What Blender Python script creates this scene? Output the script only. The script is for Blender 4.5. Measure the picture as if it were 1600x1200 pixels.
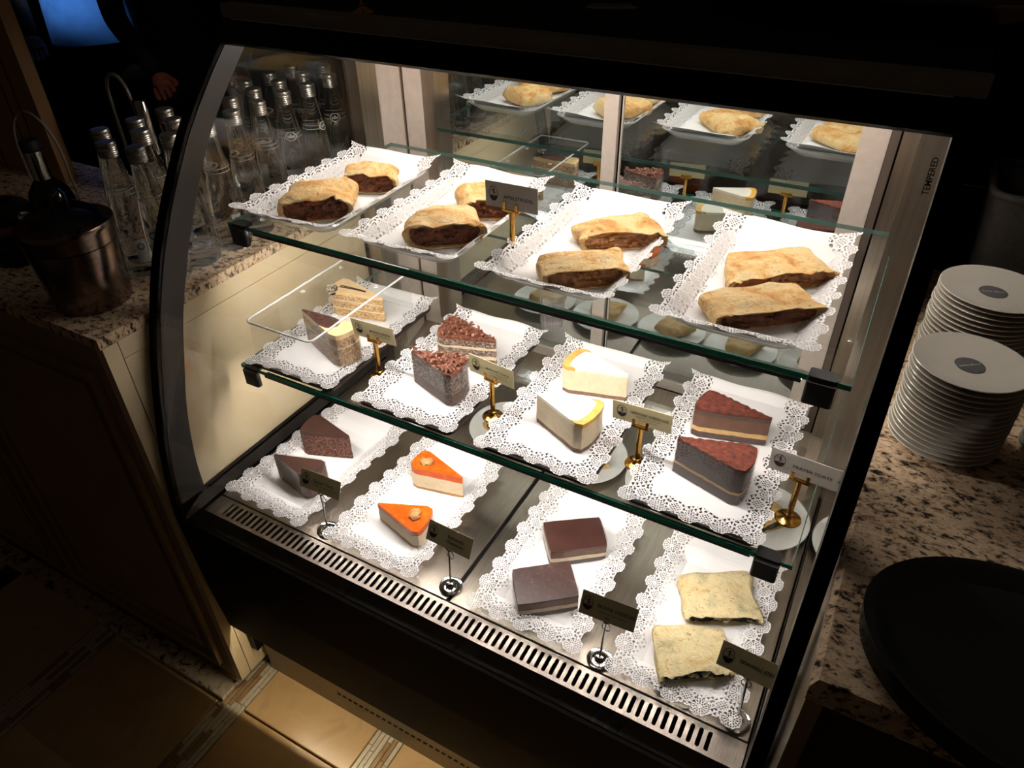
import bpy, bmesh, math, random
import numpy as np
from mathutils import Vector, Matrix, noise

random.seed(7)
for o in list(bpy.data.objects): bpy.data.objects.remove(o)
S = bpy.context.scene
COL = S.collection
PI = math.pi

# ------------------------------------------------------------------ camera
CAM = np.array([0.484, -0.555, 1.58])
FPX = 1125.0
ROT = np.array([[0.87540327, 0.48319713, -0.01377116],
                [0.27829428, -0.52706744, -0.80296464],
                [-0.39524854, 0.69908543, -0.59586756]])   # world -> (right, down, forward)
cd = bpy.data.cameras.new('camera'); cam = bpy.data.objects.new('camera', cd); COL.objects.link(cam)
cd.sensor_fit = 'HORIZONTAL'; cd.sensor_width = 36; cd.lens = FPX / 1600 * 36
cd.clip_start = 0.02
cam.matrix_world = Matrix(((ROT[0][0], -ROT[1][0], -ROT[2][0], CAM[0]),
                           (ROT[0][1], -ROT[1][1], -ROT[2][1], CAM[1]),
                           (ROT[0][2], -ROT[1][2], -ROT[2][2], CAM[2]), (0, 0, 0, 1)))
S.camera = cam

def at_z(px, z):
    """pixel of the 1600x1200 photograph -> point on the horizontal plane z it rests on"""
    r = ROT.T @ np.array([(px[0] - 800) / FPX, (px[1] - 600) / FPX, 1.0])
    p = CAM + r * (z - CAM[2]) / r[2]
    return (float(p[0]), float(p[1]))

# ------------------------------------------------------------------ world, exposure
w = bpy.data.worlds.new('room_ambient'); S.world = w; w.use_nodes = True
bg = w.node_tree.nodes['Background']; bg.inputs[0].default_value = (1.0, 0.72, 0.48, 1); bg.inputs[1].default_value = 0.014
vs = S.view_settings
vs.view_transform = 'Standard'; vs.look = 'None'; vs.gamma = 1; vs.use_curve_mapping = False; vs.exposure = 0.0
try:
    S.cycles.transparent_max_bounces = 40; S.cycles.max_bounces = 14
    S.cycles.transmission_bounces = 14; S.cycles.glossy_bounces = 8; S.cycles.blur_glossy = 0.4
    S.cycles.sample_clamp_indirect = 6.0
except Exception: pass
LED_STRENGTH = 32.0
SHELF_LED = 440.0
LED_COLOR = (1.0, 0.935, 0.86)
KICK_STRENGTH = 105.0

# ------------------------------------------------------------------ materials
def lin(c):
    return tuple((v / 12.92 if v <= 0.04045 else ((v + 0.055) / 1.055) ** 2.4) for v in (x / 255 for x in c))
MATS = {}
def newmat(name):
    m = bpy.data.materials.new(name); m.use_nodes = True; MATS[name] = m
    nt = m.node_tree; bs = nt.nodes['Principled BSDF']
    return m, nt, bs
def coords(nt, scale=(1, 1, 1), rnd=True):
    tc = nt.nodes.new('ShaderNodeTexCoord'); mp = nt.nodes.new('ShaderNodeMapping'); mp.inputs['Scale'].default_value = scale
    if rnd:
        oi = nt.nodes.new('ShaderNodeObjectInfo'); ml = nt.nodes.new('ShaderNodeMath'); ml.operation = 'MULTIPLY'; ml.inputs[1].default_value = 7.3
        nt.links.new(oi.outputs['Random'], ml.inputs[0]); nt.links.new(ml.outputs[0], mp.inputs['Location'])
    nt.links.new(tc.outputs['Object'], mp.inputs['Vector'])
    return mp.outputs[0]
def noise_n(nt, vec, scale, detail=4, rough=0.6, dist=0.0):
    n = nt.nodes.new('ShaderNodeTexNoise'); n.inputs['Scale'].default_value = scale; n.inputs['Detail'].default_value = detail
    n.inputs['Roughness'].default_value = rough; n.inputs['Distortion'].default_value = dist
    nt.links.new(vec, n.inputs['Vector']); return n.outputs['Fac']
def ramp(nt, fac, stops):
    r = nt.nodes.new('ShaderNodeValToRGB'); e = r.color_ramp.elements
    while len(e) < len(stops): e.new(0.5)
    for el, (p, c) in zip(e, stops): el.position = p; el.color = (*lin(c), 1)
    nt.links.new(fac, r.inputs[0]); return r.outputs[0]
def bump(nt, bs, fac, strength, dist):
    b = nt.nodes.new('ShaderNodeBump'); b.inputs['Strength'].default_value = strength; b.inputs['Distance'].default_value = dist
    nt.links.new(fac, b.inputs['Height']); nt.links.new(b.outputs[0], bs.inputs['Normal'])
def M(name, stops, scale=60, rough=0.5, metal=0.0, bmp=0.0, bdist=0.002, bscale=None, detail=5, stretch=(1, 1, 1), dist=0.0, spec=0.5, sss=0.0, coat=0.0, rnd=True):
    m, nt, bs = newmat(name)
    v = coords(nt, stretch, rnd)
    f = noise_n(nt, v, scale, detail, 0.62, dist)
    if isinstance(stops, tuple): stops = [(0.3, tuple(int(c * .93) for c in stops)), (0.7, stops)]
    nt.links.new(ramp(nt, f, stops), bs.inputs['Base Color'])
    bs.inputs['Roughness'].default_value = rough; bs.inputs['Metallic'].default_value = metal
    bs.inputs['Specular IOR Level'].default_value = spec
    if coat: bs.inputs['Coat Weight'].default_value = coat; bs.inputs['Coat Roughness'].default_value = 0.08
    if sss: bs.inputs['Subsurface Weight'].default_value = sss; bs.inputs['Subsurface Radius'].default_value = (.006, .004, .003); bs.inputs['Subsurface Scale'].default_value = 1.0
    if bmp: bump(nt, bs, noise_n(nt, v, bscale or scale, 6, 0.65, dist), bmp, bdist)
    return m
def thin_glass(name, tint=(1, 1, 1), f0=0.045, haze=0.0, hazecol=(.7, .72, .75), power=5.0):
    m = bpy.data.materials.new(name); m.use_nodes = True; nt = m.node_tree; nt.nodes.clear(); MATS[name] = m
    out = nt.nodes.new('ShaderNodeOutputMaterial'); mix = nt.nodes.new('ShaderNodeMixShader')
    tr = nt.nodes.new('ShaderNodeBsdfTransparent'); tr.inputs[0].default_value = (*tint, 1)
    gl = nt.nodes.new('ShaderNodeBsdfGlossy'); gl.inputs['Roughness'].default_value = 0.0; gl.inputs[0].default_value = (1, 1, 1, 1)
    lw = nt.nodes.new('ShaderNodeLayerWeight'); lw.inputs[0].default_value = 0.5
    pw = nt.nodes.new('ShaderNodeMath'); pw.operation = 'POWER'; pw.inputs[1].default_value = power
    ma = nt.nodes.new('ShaderNodeMath'); ma.operation = 'MULTIPLY_ADD'; ma.inputs[1].default_value = 1 - f0; ma.inputs[2].default_value = f0
    nt.links.new(lw.outputs['Facing'], pw.inputs[0]); nt.links.new(pw.outputs[0], ma.inputs[0]); nt.links.new(ma.outputs[0], mix.inputs[0])
    base = tr.outputs[0]
    if haze:
        df = nt.nodes.new('ShaderNodeBsdfDiffuse'); df.inputs[0].default_value = (*hazecol, 1)
        mh = nt.nodes.new('ShaderNodeMixShader'); mh.inputs[0].default_value = haze
        nt.links.new(tr.outputs[0], mh.inputs[1]); nt.links.new(df.outputs[0], mh.inputs[2]); base = mh.outputs[0]
    nt.links.new(base, mix.inputs[1]); nt.links.new(gl.outputs[0], mix.inputs[2]); nt.links.new(mix.outputs[0], out.inputs[0])
    return m
def real_glass(name, ior, color=(1, 1, 1)):
    m, nt, bs = newmat(name); bs.inputs['Transmission Weight'].default_value = 1; bs.inputs['Roughness'].default_value = 0.0
    bs.inputs['IOR'].default_value = ior; bs.inputs['Base Color'].default_value = (*color, 1); return m
def emit(name, col, st):
    m = bpy.data.materials.new(name); m.use_nodes = True; nt = m.node_tree; nt.nodes.clear(); MATS[name] = m
    o = nt.nodes.new('ShaderNodeOutputMaterial'); e = nt.nodes.new('ShaderNodeEmission'); e.inputs[0].default_value = (*col, 1); e.inputs[1].default_value = st
    nt.links.new(e.outputs[0], o.inputs[0]); return m

M('black_paint', (9, 8, 8), 40, 0.5, spec=0.12)
M('black_matte', (5, 5, 5), 40, 0.95, spec=0.0)
M('black_print', (5, 5, 5), 40, 0.25, spec=0.12)
M('lit_border_print', (46, 42, 39), 40, 0.45, spec=0.3)  # black print made grey, the case light on it painted in
M('black_plastic', [(.3, (20, 19, 20)), (.7, (36, 34, 35))], 300, 0.55, spec=0.35)
M('trim_metal', (150, 142, 132), 50, 0.45, metal=0.2)
M('brown_strip', (84, 72, 64), 30, 0.6)
def steel(name, c0, c1, stretch, rough=0.3, scr=True):
    m, nt, bs = newmat(name); v = coords(nt, stretch, False)
    f = noise_n(nt, v, 42, 3, 0.5)
    nt.links.new(ramp(nt, f, [(.25, c0), (.75, c1)]), bs.inputs['Base Color'])
    bs.inputs['Metallic'].default_value = 1
    mr = nt.nodes.new('ShaderNodeMapRange'); mr.inputs[3].default_value = rough * .97; mr.inputs[4].default_value = rough * 1.04
    nt.links.new(f, mr.inputs[0]); nt.links.new(mr.outputs[0], bs.inputs['Roughness'])
    return m
steel('deck_steel', (154, 144, 133), (170, 160, 148), (5, .4, 1), 0.29)
steel('grille_steel', (128, 118, 110), (160, 150, 140), (12, 1, 1), 0.32)
steel('post_steel', (164, 152, 140), (184, 172, 160), (3, 3, .1), 0.3)
steel('bucket_steel', (120, 104, 96), (146, 130, 120), (1, 1, 12), 0.22)
M('alu_frame', (214, 202, 192), 50, 0.45, metal=0.25)
M('chrome', (205, 203, 200), 40, 0.08, metal=1)
M('brass', [(.3, (168, 118, 48)), (.7, (206, 158, 78))], 220, 0.2, metal=1)
m, nt, bs = newmat('mirror'); bs.inputs['Base Color'].default_value = (.60, .66, .67, 1); bs.inputs['Metallic'].default_value = 1; bs.inputs['Roughness'].default_value = 0.0
thin_glass('clear_glass', (.992, .994, .99), 0.03)
thin_glass('shelf_glass', (.975, .988, .982), 0.035)
thin_glass('acrylic', (.985, .99, .99), 0.05, 0.015, (.9, .9, .9))
thin_glass('acetate', (.97, .968, .97), 0.055, 0.075, (.52, .50, .51), 3.8)
thin_glass('acetate_clear', (.985, .982, .975), 0.02, 0.006, (.6, .6, .6), 5.0)
M('acrylic_edge', (232, 232, 230), 30, 0.2, spec=0.6)
m, nt, bs = newmat('shelf_edge'); bs.inputs['Base Color'].default_value = (*lin((14, 138, 112)), 1); bs.inputs['Roughness'].default_value = 0.12; bs.inputs['Transmission Weight'].default_value = 0.25
M('rear_edge', (70, 104, 96), 30, 0.2)
M('porcelain', (228, 226, 222), 12, 0.12, spec=0.5)
M('saucer_white', [(.3, (206, 198, 184)), (.7, (214, 208, 196))], 8, 0.16, spec=0.5)
M('saucer_logo', (104, 102, 100), 40, 0.3)
M('logo_ink', (226, 222, 214), 40, 0.5)
M('tray_brown', [(.3, (38, 25, 20)), (.7, (58, 40, 32))], 90, 0.35, stretch=(1, 6, 1))
M('tray_black', (38, 38, 38), 80, 0.2, spec=0.7)
m, nt, bs = newmat('doily_paper')
bs.inputs['Base Color'].default_value = (.80, .785, .79, 1); bs.inputs['Roughness'].default_value = 0.85; bs.inputs['Specular IOR Level'].default_value = 0.1
_v = coords(nt, (1, 1, 1), False); bump(nt, bs, noise_n(nt, _v, 130, 4), 0.12, 0.001)
M('cream_paint', [(.3, (226, 206, 168)), (.7, (232, 214, 178))], 4, 0.32, spec=0.35)
M('dark_groove', (40, 30, 18), 20, 0.9)
M('shaded_cream', [(.3, (150, 126, 96)), (.7, (160, 136, 104))], 5, 0.5)  # the cream paint darkened, shade of the counter front put into the colour
M('brown_panel', (52, 40, 32), 6, 0.6)
M('tan_panel', [(.3, (150, 112, 72)), (.7, (166, 124, 82))], 5, 0.6, stretch=(6, 6, 1))
def granite():
    m, nt, bs = newmat('granite'); v = coords(nt, (1, 1.7, 1), False)
    f = noise_n(nt, v, 66, 6, 0.66, 0.35)
    c = ramp(nt, f, [(.34, (30, 25, 24)), (.40, (104, 86, 72)), (.46, (200, 170, 140)), (.60, (232, 206, 174)), (.70, (176, 142, 116)), (.8, (124, 98, 82))])
    f2 = noise_n(nt, v, 120, 4, 0.62, 0.3); c2 = ramp(nt, f2, [(.36, (18, 16, 16)), (.43, (255, 255, 255))])
    mx = nt.nodes.new('ShaderNodeMix'); mx.data_type = 'RGBA'; mx.blend_type = 'MULTIPLY'; mx.inputs[0].default_value = 0.85
    nt.links.new(c, mx.inputs['A']); nt.links.new(c2, mx.inputs['B']); nt.links.new(mx.outputs['Result'], bs.inputs['Base Color'])
    bs.inputs['Roughness'].default_value = 0.3; bs.inputs['Specular IOR Level'].default_value = 0.06; return m
granite()
def marble(name, stops, sc):
    m, nt, bs = newmat(name); v = coords(nt, (1, 1, 1), True); f = noise_n(nt, v, sc, 6, 0.6, 0.8)
    nt.links.new(ramp(nt, f, stops), bs.inputs['Base Color']); bs.inputs['Roughness'].default_value = 0.22
    return m
marble('slab_beige', [(.3, (196, 160, 112)), (.55, (208, 174, 126)), (.75, (186, 148, 102))], 7)
marble('mosaic_white', [(.3, (196, 182, 156)), (.6, (216, 206, 184)), (.75, (150, 132, 106))], 40)
marble('mosaic_brown', [(.3, (150, 118, 80)), (.7, (180, 150, 110))], 40)
M('crackle_marble', [(.40, (40, 32, 26)), (.47, (180, 164, 140)), (.7, (200, 188, 166))], 30, 0.35, detail=8, dist=1.5)
M('grout', (40, 30, 22), 60, 0.9)
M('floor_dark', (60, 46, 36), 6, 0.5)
M('wall_dark', (20, 17, 15), 4, 0.9)
M('card_paper', [(.3, (192, 178, 136)), (.7, (200, 186, 146))], 60, 0.55)
M('card_white', [(.3, (190, 182, 172)), (.7, (198, 190, 180))], 60, 0.55)
M('card_ink', (34, 20, 18), 60, 0.6)
M('emblem_ink', (44, 20, 26), 60, 0.6)
# pastry
def crust(name, stops, bm=0.6):
    m, nt, bs = newmat(name); v = coords(nt)
    f = noise_n(nt, v, 26, 8, 0.62, 0.6); c1 = ramp(nt, f, stops)
    f2 = noise_n(nt, v, 120, 6, 0.7, 1.2); c2 = ramp(nt, f2, [(.33, (168, 112, 60)), (.43, (255, 255, 255))])
    mx = nt.nodes.new('ShaderNodeMix'); mx.data_type = 'RGBA'; mx.blend_type = 'MULTIPLY'; mx.inputs[0].default_value = 0.85
    nt.links.new(c1, mx.inputs['A']); nt.links.new(c2, mx.inputs['B']); nt.links.new(mx.outputs['Result'], bs.inputs['Base Color'])
    bs.inputs['Roughness'].default_value = 0.5; bs.inputs['Specular IOR Level'].default_value = 0.3
    bump(nt, bs, noise_n(nt, v, 70, 9, 0.72, 1.6), bm, 0.006); return m
crust('strudel_crust', [(.30, (176, 112, 56)), (.40, (222, 166, 98)), (.50, (238, 200, 138)), (.60, (240, 212, 160)), (.72, (214, 186, 142))], .9)
crust('spinach_crust', [(.3, (166, 160, 124)), (.42, (214, 198, 152)), (.52, (234, 216, 170)), (.62, (226, 202, 148)), (.72, (222, 168, 96))], .9)
crust('cheese_crust', [(.3, (150, 116, 66)), (.5, (196, 158, 96)), (.7, (206, 176, 116))])
M('apple_filling', [(.28, (44, 20, 12)), (.45, (104, 54, 30)), (.6, (146, 84, 48)), (.75, (176, 112, 70))], 80, 0.35, bmp=.8, bdist=.004, detail=6, dist=1)
M('apple_light', [(.28, (92, 46, 26)), (.45, (158, 100, 58)), (.65, (196, 146, 92))], 80, 0.3, bmp=.6, bdist=.003, dist=1)
M('spinach_filling', [(.3, (14, 18, 14)), (.5, (34, 40, 30)), (.7, (66, 62, 44))], 120, 0.5, bmp=.8, bdist=.004)
M('feta', (206, 196, 150), 120, 0.6, bmp=.5)
M('choc_glaze', [(.3, (58, 36, 32)), (.7, (70, 43, 37))], 30, 0.28, spec=0.4)
M('choc_glaze_matt', [(.3, (54, 34, 32)), (.6, (70, 46, 42)), (.8, (120, 106, 100))], 130, 0.4, bmp=.15)
M('mocha_glaze', [(.3, (50, 28, 24)), (.6, (76, 40, 30)), (.8, (100, 54, 38))], 26, 0.15, spec=0.5)
M('choc_sponge', [(.36, (50, 28, 22)), (.5, (98, 60, 47)), (.64, (136, 92, 74))], 230, 0.8, bmp=.9, bdist=.002)
M('grey_sponge', [(.36, (66, 48, 42)), (.5, (128, 106, 94)), (.64, (184, 164, 150))], 230, 0.8, bmp=.9, bdist=.002)
M('beige_sponge', [(.36, (160, 114, 62)), (.5, (208, 168, 112)), (.64, (232, 204, 156))], 230, 0.8, bmp=.6, bdist=.002)
M('crumb_coat', [(.36, (140, 98, 60)), (.5, (196, 156, 112)), (.64, (226, 198, 160))], 260, 0.85, bmp=1, bdist=.003)
M('cream_layer', [(.3, (222, 200, 164)), (.7, (238, 222, 194))], 140, 0.55, bmp=.3)
M('caramel_cream', [(.3, (232, 194, 138)), (.7, (242, 214, 168))], 50, 0.4)
M('yellow_layer', [(.3, (206, 160, 100)), (.7, (228, 190, 132))], 150, 0.7, bmp=.4)
M('dark_mousse', [(.3, (62, 46, 44)), (.7, (92, 68, 60))], 130, 0.55, bmp=.3)
M('truffle_layer', [(.3, (94, 60, 42)), (.7, (118, 76, 54))], 110, 0.55, bmp=.3)
M('cocoa_powder', [(.30, (44, 20, 15)), (.42, (88, 38, 26)), (.6, (112, 50, 34)), (.8, (136, 70, 50))], 120, 0.9, bmp=.6, bdist=.003)
M('choc_shaving', [(.34, (62, 32, 24)), (.5, (116, 66, 48)), (.66, (156, 98, 74))], 190, 0.5)
M('cheese_white', [(.3, (242, 232, 214)), (.7, (248, 240, 226))], 30, 0.35, spec=.3)
M('cheese_body', [(.3, (226, 204, 168)), (.6, (236, 218, 186)), (.8, (222, 196, 152))], 70, 0.55, bmp=.2)
M('cheese_gold', [(.3, (206, 148, 70)), (.6, (224, 178, 96)), (.8, (230, 198, 120))], 60, 0.4)
M('biscuit_crust', [(.3, (106, 78, 66)), (.7, (148, 116, 98))], 240, 0.85, bmp=.6)
M('biscuit_gold', [(.3, (164, 116, 66)), (.7, (196, 150, 96))], 240, 0.85, bmp=.6)
M('pumpkin_glaze', [(.3, (196, 74, 14)), (.55, (214, 92, 22)), (.8, (228, 124, 44))], 90, 0.2, spec=.3, bmp=.3)
M('walnut', [(.3, (150, 98, 52)), (.7, (206, 160, 104))], 160, 0.55, bmp=.6)
real_glass('bottle_glass', 1.36, (.97, .99, .985))
M('bottle_cap', [(.3, (150, 144, 138)), (.7, (186, 180, 172))], 90, 0.35, metal=.9)
M('bottle_print', (196, 196, 192), 40, 0.5)
M('bottle_label', (150, 152, 150), 40, 0.5)
M('label_ink', (60, 62, 64), 40, 0.5)
M('dark_bottle', (12, 10, 9), 40, 0.1, spec=.5)
M('blue_cotton', [(.3, (40, 92, 160)), (.7, (52, 112, 186))], 12, 0.9, bmp=.2)
M('dark_cloth', (18, 18, 22), 60, 0.9)
M('skin', [(.3, (150, 92, 72)), (.7, (172, 110, 88))], 30, 0.55)
M('dim_hand', (58, 58, 66), 60, 0.8)  # hand colour darkened to carry the dim light on it
M('hair', (24, 18, 14), 60, 0.6)
M('wicker', [(.4, (20, 16, 13)), (.6, (44, 36, 30))], 160, 0.7, bmp=.8)
M('wood_board', (64, 44, 32), 20, 0.5, stretch=(8, 1, 1))
M('kick_metal', (150, 138, 116), 40, 0.5, metal=.3)
emit('led_diffuser', LED_COLOR, LED_STRENGTH)
emit('shelf_led', LED_COLOR, SHELF_LED)
emit('shelf_led_wide', LED_COLOR, SHELF_LED * .64)
emit('kick_led', (1.0, 0.84, 0.58), KICK_STRENGTH)

# ------------------------------------------------------------------ mesh helpers
class MB:
    def __init__(s): s.v = []; s.f = []
    def add(s, v, f):
        o = len(s.v); s.v += [tuple(p) for p in v]; s.f += [tuple(i + o for i in q) for q in f]; return s
    def box(s, x0, x1, y0, y1, z0, z1):
        return s.add([(x0, y0, z0), (x1, y0, z0), (x1, y1, z0), (x0, y1, z0), (x0, y0, z1), (x1, y0, z1), (x1, y1, z1), (x0, y1, z1)],
                     [(0, 3, 2, 1), (4, 5, 6, 7), (0, 1, 5, 4), (1, 2, 6, 5), (2, 3, 7, 6), (3, 0, 4, 7)])
    def cbox(s, x0, x1, y0, y1, z0, z1, c=0.002):   # chamfered box
        lo = [(x0 + c, x1 - c, y0 + c, y1 - c, z0), (x0, x1, y0, y1, z0 + c), (x0, x1, y0, y1, z1 - c), (x0 + c, x1 - c, y0 + c, y1 - c, z1)]
        return s.loft([[(a, d, z), (b, d, z), (b, e, z), (a, e, z)] for a, b, d, e, z in lo])
    def loft(s, loops, cap0=True, cap1=True):
        n = len(loops[0]); v = [p for l in loops for p in l]; f = []
        for k in range(len(loops) - 1):
            for i in range(n):
                j = (i + 1) % n; f.append((k * n + i, k * n + j, (k + 1) * n + j, (k + 1) * n + i))
        if cap0: f.append(tuple(reversed(range(n))))
        if cap1: f.append(tuple((len(loops) - 1) * n + i for i in range(n)))
        return s.add(v, f)
    def lathe(s, prof, n=32, c=(0, 0, 0), cap0=True, cap1=True, sx=1, sy=1):
        return s.loft([[(c[0] + r * sx * math.cos(2 * PI * i / n), c[1] + r * sy * math.sin(2 * PI * i / n), c[2] + z) for i in range(n)] for r, z in prof], cap0, cap1)
    def tube(s, pts, r, n=8, closed=False):
        P = [Vector(p) for p in pts]; m = len(P); loops = []
        prev = None
        for i in range(m):
            if closed: t = P[(i + 1) % m] - P[i - 1]
            else: t = P[min(i + 1, m - 1)] - P[max(i - 1, 0)]
            t.normalize()
            a = prev - t * prev.dot(t) if prev else t.orthogonal()
            a.normalize(); prev = a; b = t.cross(a)
            rr = r[i] if isinstance(r, (list, tuple)) else r
            loops.append([tuple(P[i] + (a * math.cos(2 * PI * k / n) + b * math.sin(2 * PI * k / n)) * rr) for k in range(n)])
        if closed:
            loops.append(loops[0]); return s.loft(loops, False, False)
        return s.loft(loops)
    def prism(s, poly, axis, a, b):    # 2-D polygon extruded along an axis from a to b
        def P(p, t):
            return {'x': (t, p[0], p[1]), 'y': (p[0], t, p[1]), 'z': (p[0], p[1], t)}[axis]
        return s.loft([[P(p, a) for p in poly], [P(p, b) for p in poly]])
    def build(s, name, mat, parent=None, smooth=None, loc=None):
        me = bpy.data.meshes.new(name); me.from_pydata(s.v, [], s.f); me.materials.append(MATS[mat])
        bm = bmesh.new(); bm.from_mesh(me); bmesh.ops.recalc_face_normals(bm, faces=bm.faces); bm.to_mesh(me); bm.free()
        if smooth is not None:
            me.polygons.foreach_set('use_smooth', [True] * len(me.polygons)); me.set_sharp_from_angle(angle=smooth)
        return link(name, me, parent, loc)
def link(name, me, parent=None, loc=None):
    o = bpy.data.objects.new(name, me); COL.objects.link(o)
    if parent: o.parent = parent
    if loc: o.location = loc
    return o
def empty(name, loc=(0, 0, 0), rz=0):
    o = bpy.data.objects.new(name, None); COL.objects.link(o); o.location = loc; o.rotation_euler = (0, 0, rz); o.empty_display_size = 0.02
    return o
def tag(o, label=None, cat=None, group=None, kind=None):
    if label: o['label'] = label
    if cat: o['category'] = cat
    if group: o['group'] = group
    if kind: o['kind'] = kind
    return o
def dup(o, parent=None):
    c = o.copy(); COL.objects.link(c); c.parent = parent
    for ch in list(o.children): dup(ch, c)
    return c
def rrect(a, b, r, z, n=6, cx=0, cy=0):
    out = []
    for sx, sy, a0 in ((1, 1, 0), (-1, 1, PI / 2), (-1, -1, PI), (1, -1, 1.5 * PI)):
        for k in range(n + 1):
            t = a0 + k * PI / 2 / n
            out.append((cx + sx * (a - r) + r * math.cos(t), cy + sy * (b - r) + r * math.sin(t), z))
    return out
def text_geo(body, width, height=None):
    cu = bpy.data.curves.new('lettering', 'FONT'); cu.body = body; cu.align_x = 'CENTER'; cu.align_y = 'CENTER'; cu.resolution_u = 2; cu.offset = .012
    ob = bpy.data.objects.new('lettering_tmp', cu); COL.objects.link(ob)
    dg = bpy.context.evaluated_depsgraph_get(); me = bpy.data.meshes.new_from_object(ob.evaluated_get(dg))
    v = np.array([list(p.co) for p in me.vertices]); f = [tuple(p.vertices) for p in me.polygons]
    bpy.data.objects.remove(ob); bpy.data.curves.remove(cu); bpy.data.meshes.remove(me)
    lo, hi = v.min(0), v.max(0); v = v - (lo + hi) / 2
    sx = width / (hi[0] - lo[0]); sy = (height / (hi[1] - lo[1])) if height else sx
    v[:, 0] *= sx; v[:, 1] *= sy
    return v, f
def nz(x, y=0.0, z=0.0): return noise.noise(Vector((x, y, z)))

# ------------------------------------------------------------------ floor and room
fl = MB().box(-3.6, 3.2, -2.0, 4.2, -0.06, -0.012).build('floor', 'grout'); tag(fl, kind='structure')
XS = [-1.37, -0.97, -0.537, -0.168, 0.23, 0.63]          # centre lines of the mosaic strips
SW = 0.034
rows = [(-1.30, -0.905), (-0.90, -0.505), (-0.50, -0.0935), (-0.089, 0.30)]
edges = [-2.2] + XS + [1.4]
for i in range(len(edges) - 1):
    x0 = edges[i] + (SW + .001 if i else 0); x1 = edges[i + 1] - (SW + .001 if i < len(XS) else 0)
    for y0, y1 in rows:
        MB().cbox(x0 + .0008, x1 - .0008, y0, y1, -0.012, 0.0, 0.0015).build('floor_slab', 'slab_beige', fl)
rng = random.Random(3)
barmesh = {}
for xc in XS[1:5]:
    for k in range(6):
        y = 0.02 + rng.uniform(0, .06)
        wbar = 2 * SW / 6
        while y > -0.75:
            L = rng.choice((0.05, 0.075, 0.1)); mt = 'mosaic_brown' if rng.random() < .3 else 'mosaic_white'
            if (L, mt) not in barmesh:
                o = MB().cbox(-wbar / 2 + .0007, wbar / 2 - .0007, -L + .0008, 0, -.012, 0, .0008).build('mosaic_bar', mt, fl); barmesh[(L, mt)] = o.data
            else: o = link('mosaic_bar', barmesh[(L, mt)], fl)
            o.location = (xc - SW + wbar * (k + .5), y, -0.0003 - rng.random() * .0008); y -= L
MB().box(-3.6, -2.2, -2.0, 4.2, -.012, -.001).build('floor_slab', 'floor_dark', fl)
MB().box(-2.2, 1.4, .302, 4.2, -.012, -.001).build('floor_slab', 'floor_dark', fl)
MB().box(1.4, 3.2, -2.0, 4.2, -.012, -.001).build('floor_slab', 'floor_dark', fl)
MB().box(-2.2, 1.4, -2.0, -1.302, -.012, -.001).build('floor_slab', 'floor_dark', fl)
tag(MB().box(-3.6, 3.2, 4.2, 4.3, 0, 3).build('wall_back', 'wall_dark'), kind='structure')
tag(MB().box(-3.7, -3.6, -2.0, 4.3, 0, 3).build('wall_left', 'wall_dark'), kind='structure')
tag(MB().box(3.2, 3.3, -2.0, 4.3, 0, 3).build('wall_right', 'wall_dark'), kind='structure')

# ------------------------------------------------------------------ display case
CW = 0.536      # half width
case = empty('display_case', (0, 0, 0)); tag(case, 'black curved-glass refrigerated pastry display case with steel deck and mirrored rear doors', 'display case')
PROF = [(-.046, .585), (-.041, .64), (-.026, .738), (.006, .865), (.043, .975), (.080, 1.060), (.122, 1.133), (.159, 1.187), (.199, 1.240), (.252, 1.296), (.302, 1.343), (.340, 1.376)]
def spline(P, n):
    P = [np.array(p, float) for p in P]; P = [2 * P[0] - P[1]] + P + [2 * P[-1] - P[-2]]; out = []
    for i in range(1, len(P) - 2):
        for k in range(n):
            t = k / n; a, b, c, d = P[i - 1], P[i], P[i + 1], P[i + 2]
            out.append(0.5 * ((2 * b) + (c - a) * t + (2 * a - 5 * b + 4 * c - d) * t * t + (3 * b - a - 3 * c + d) * t ** 3))
    out.append(P[-2]); return out
G = spline(PROF, 4)
def gnorm(i, L):
    a, b = L[max(i - 1, 0)], L[min(i + 1, len(L) - 1)]; t = b - a; t /= np.linalg.norm(t); return np.array([t[1], -t[0]])   # towards inside (+y)
def glass_strip(L, x0, x1, th=0.006):
    m = MB(); loops = []
    for i, p in enumerate(L):
        n = gnorm(i, L); q = p + n * th
        loops.append([(x0, *p), (x1, *p), (x1, *q), (x0, *q)])
    return m.loft(loops)
itop = next(i for i, p in enumerate(G) if p[1] > 1.342)
BI = 0.517
glass_strip(G[1:itop + 1], -BI, BI).build('front_glass', 'clear_glass', case, 1.0)
for s in (-1, 1):
    a, b = sorted((s * BI, s * CW)); glass_strip(G, a, b).build('glass_border', 'black_print', case, 1.0)
glass_strip(G[itop:], -BI, BI).build('glass_border', 'black_print', case, 1.0)
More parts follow.
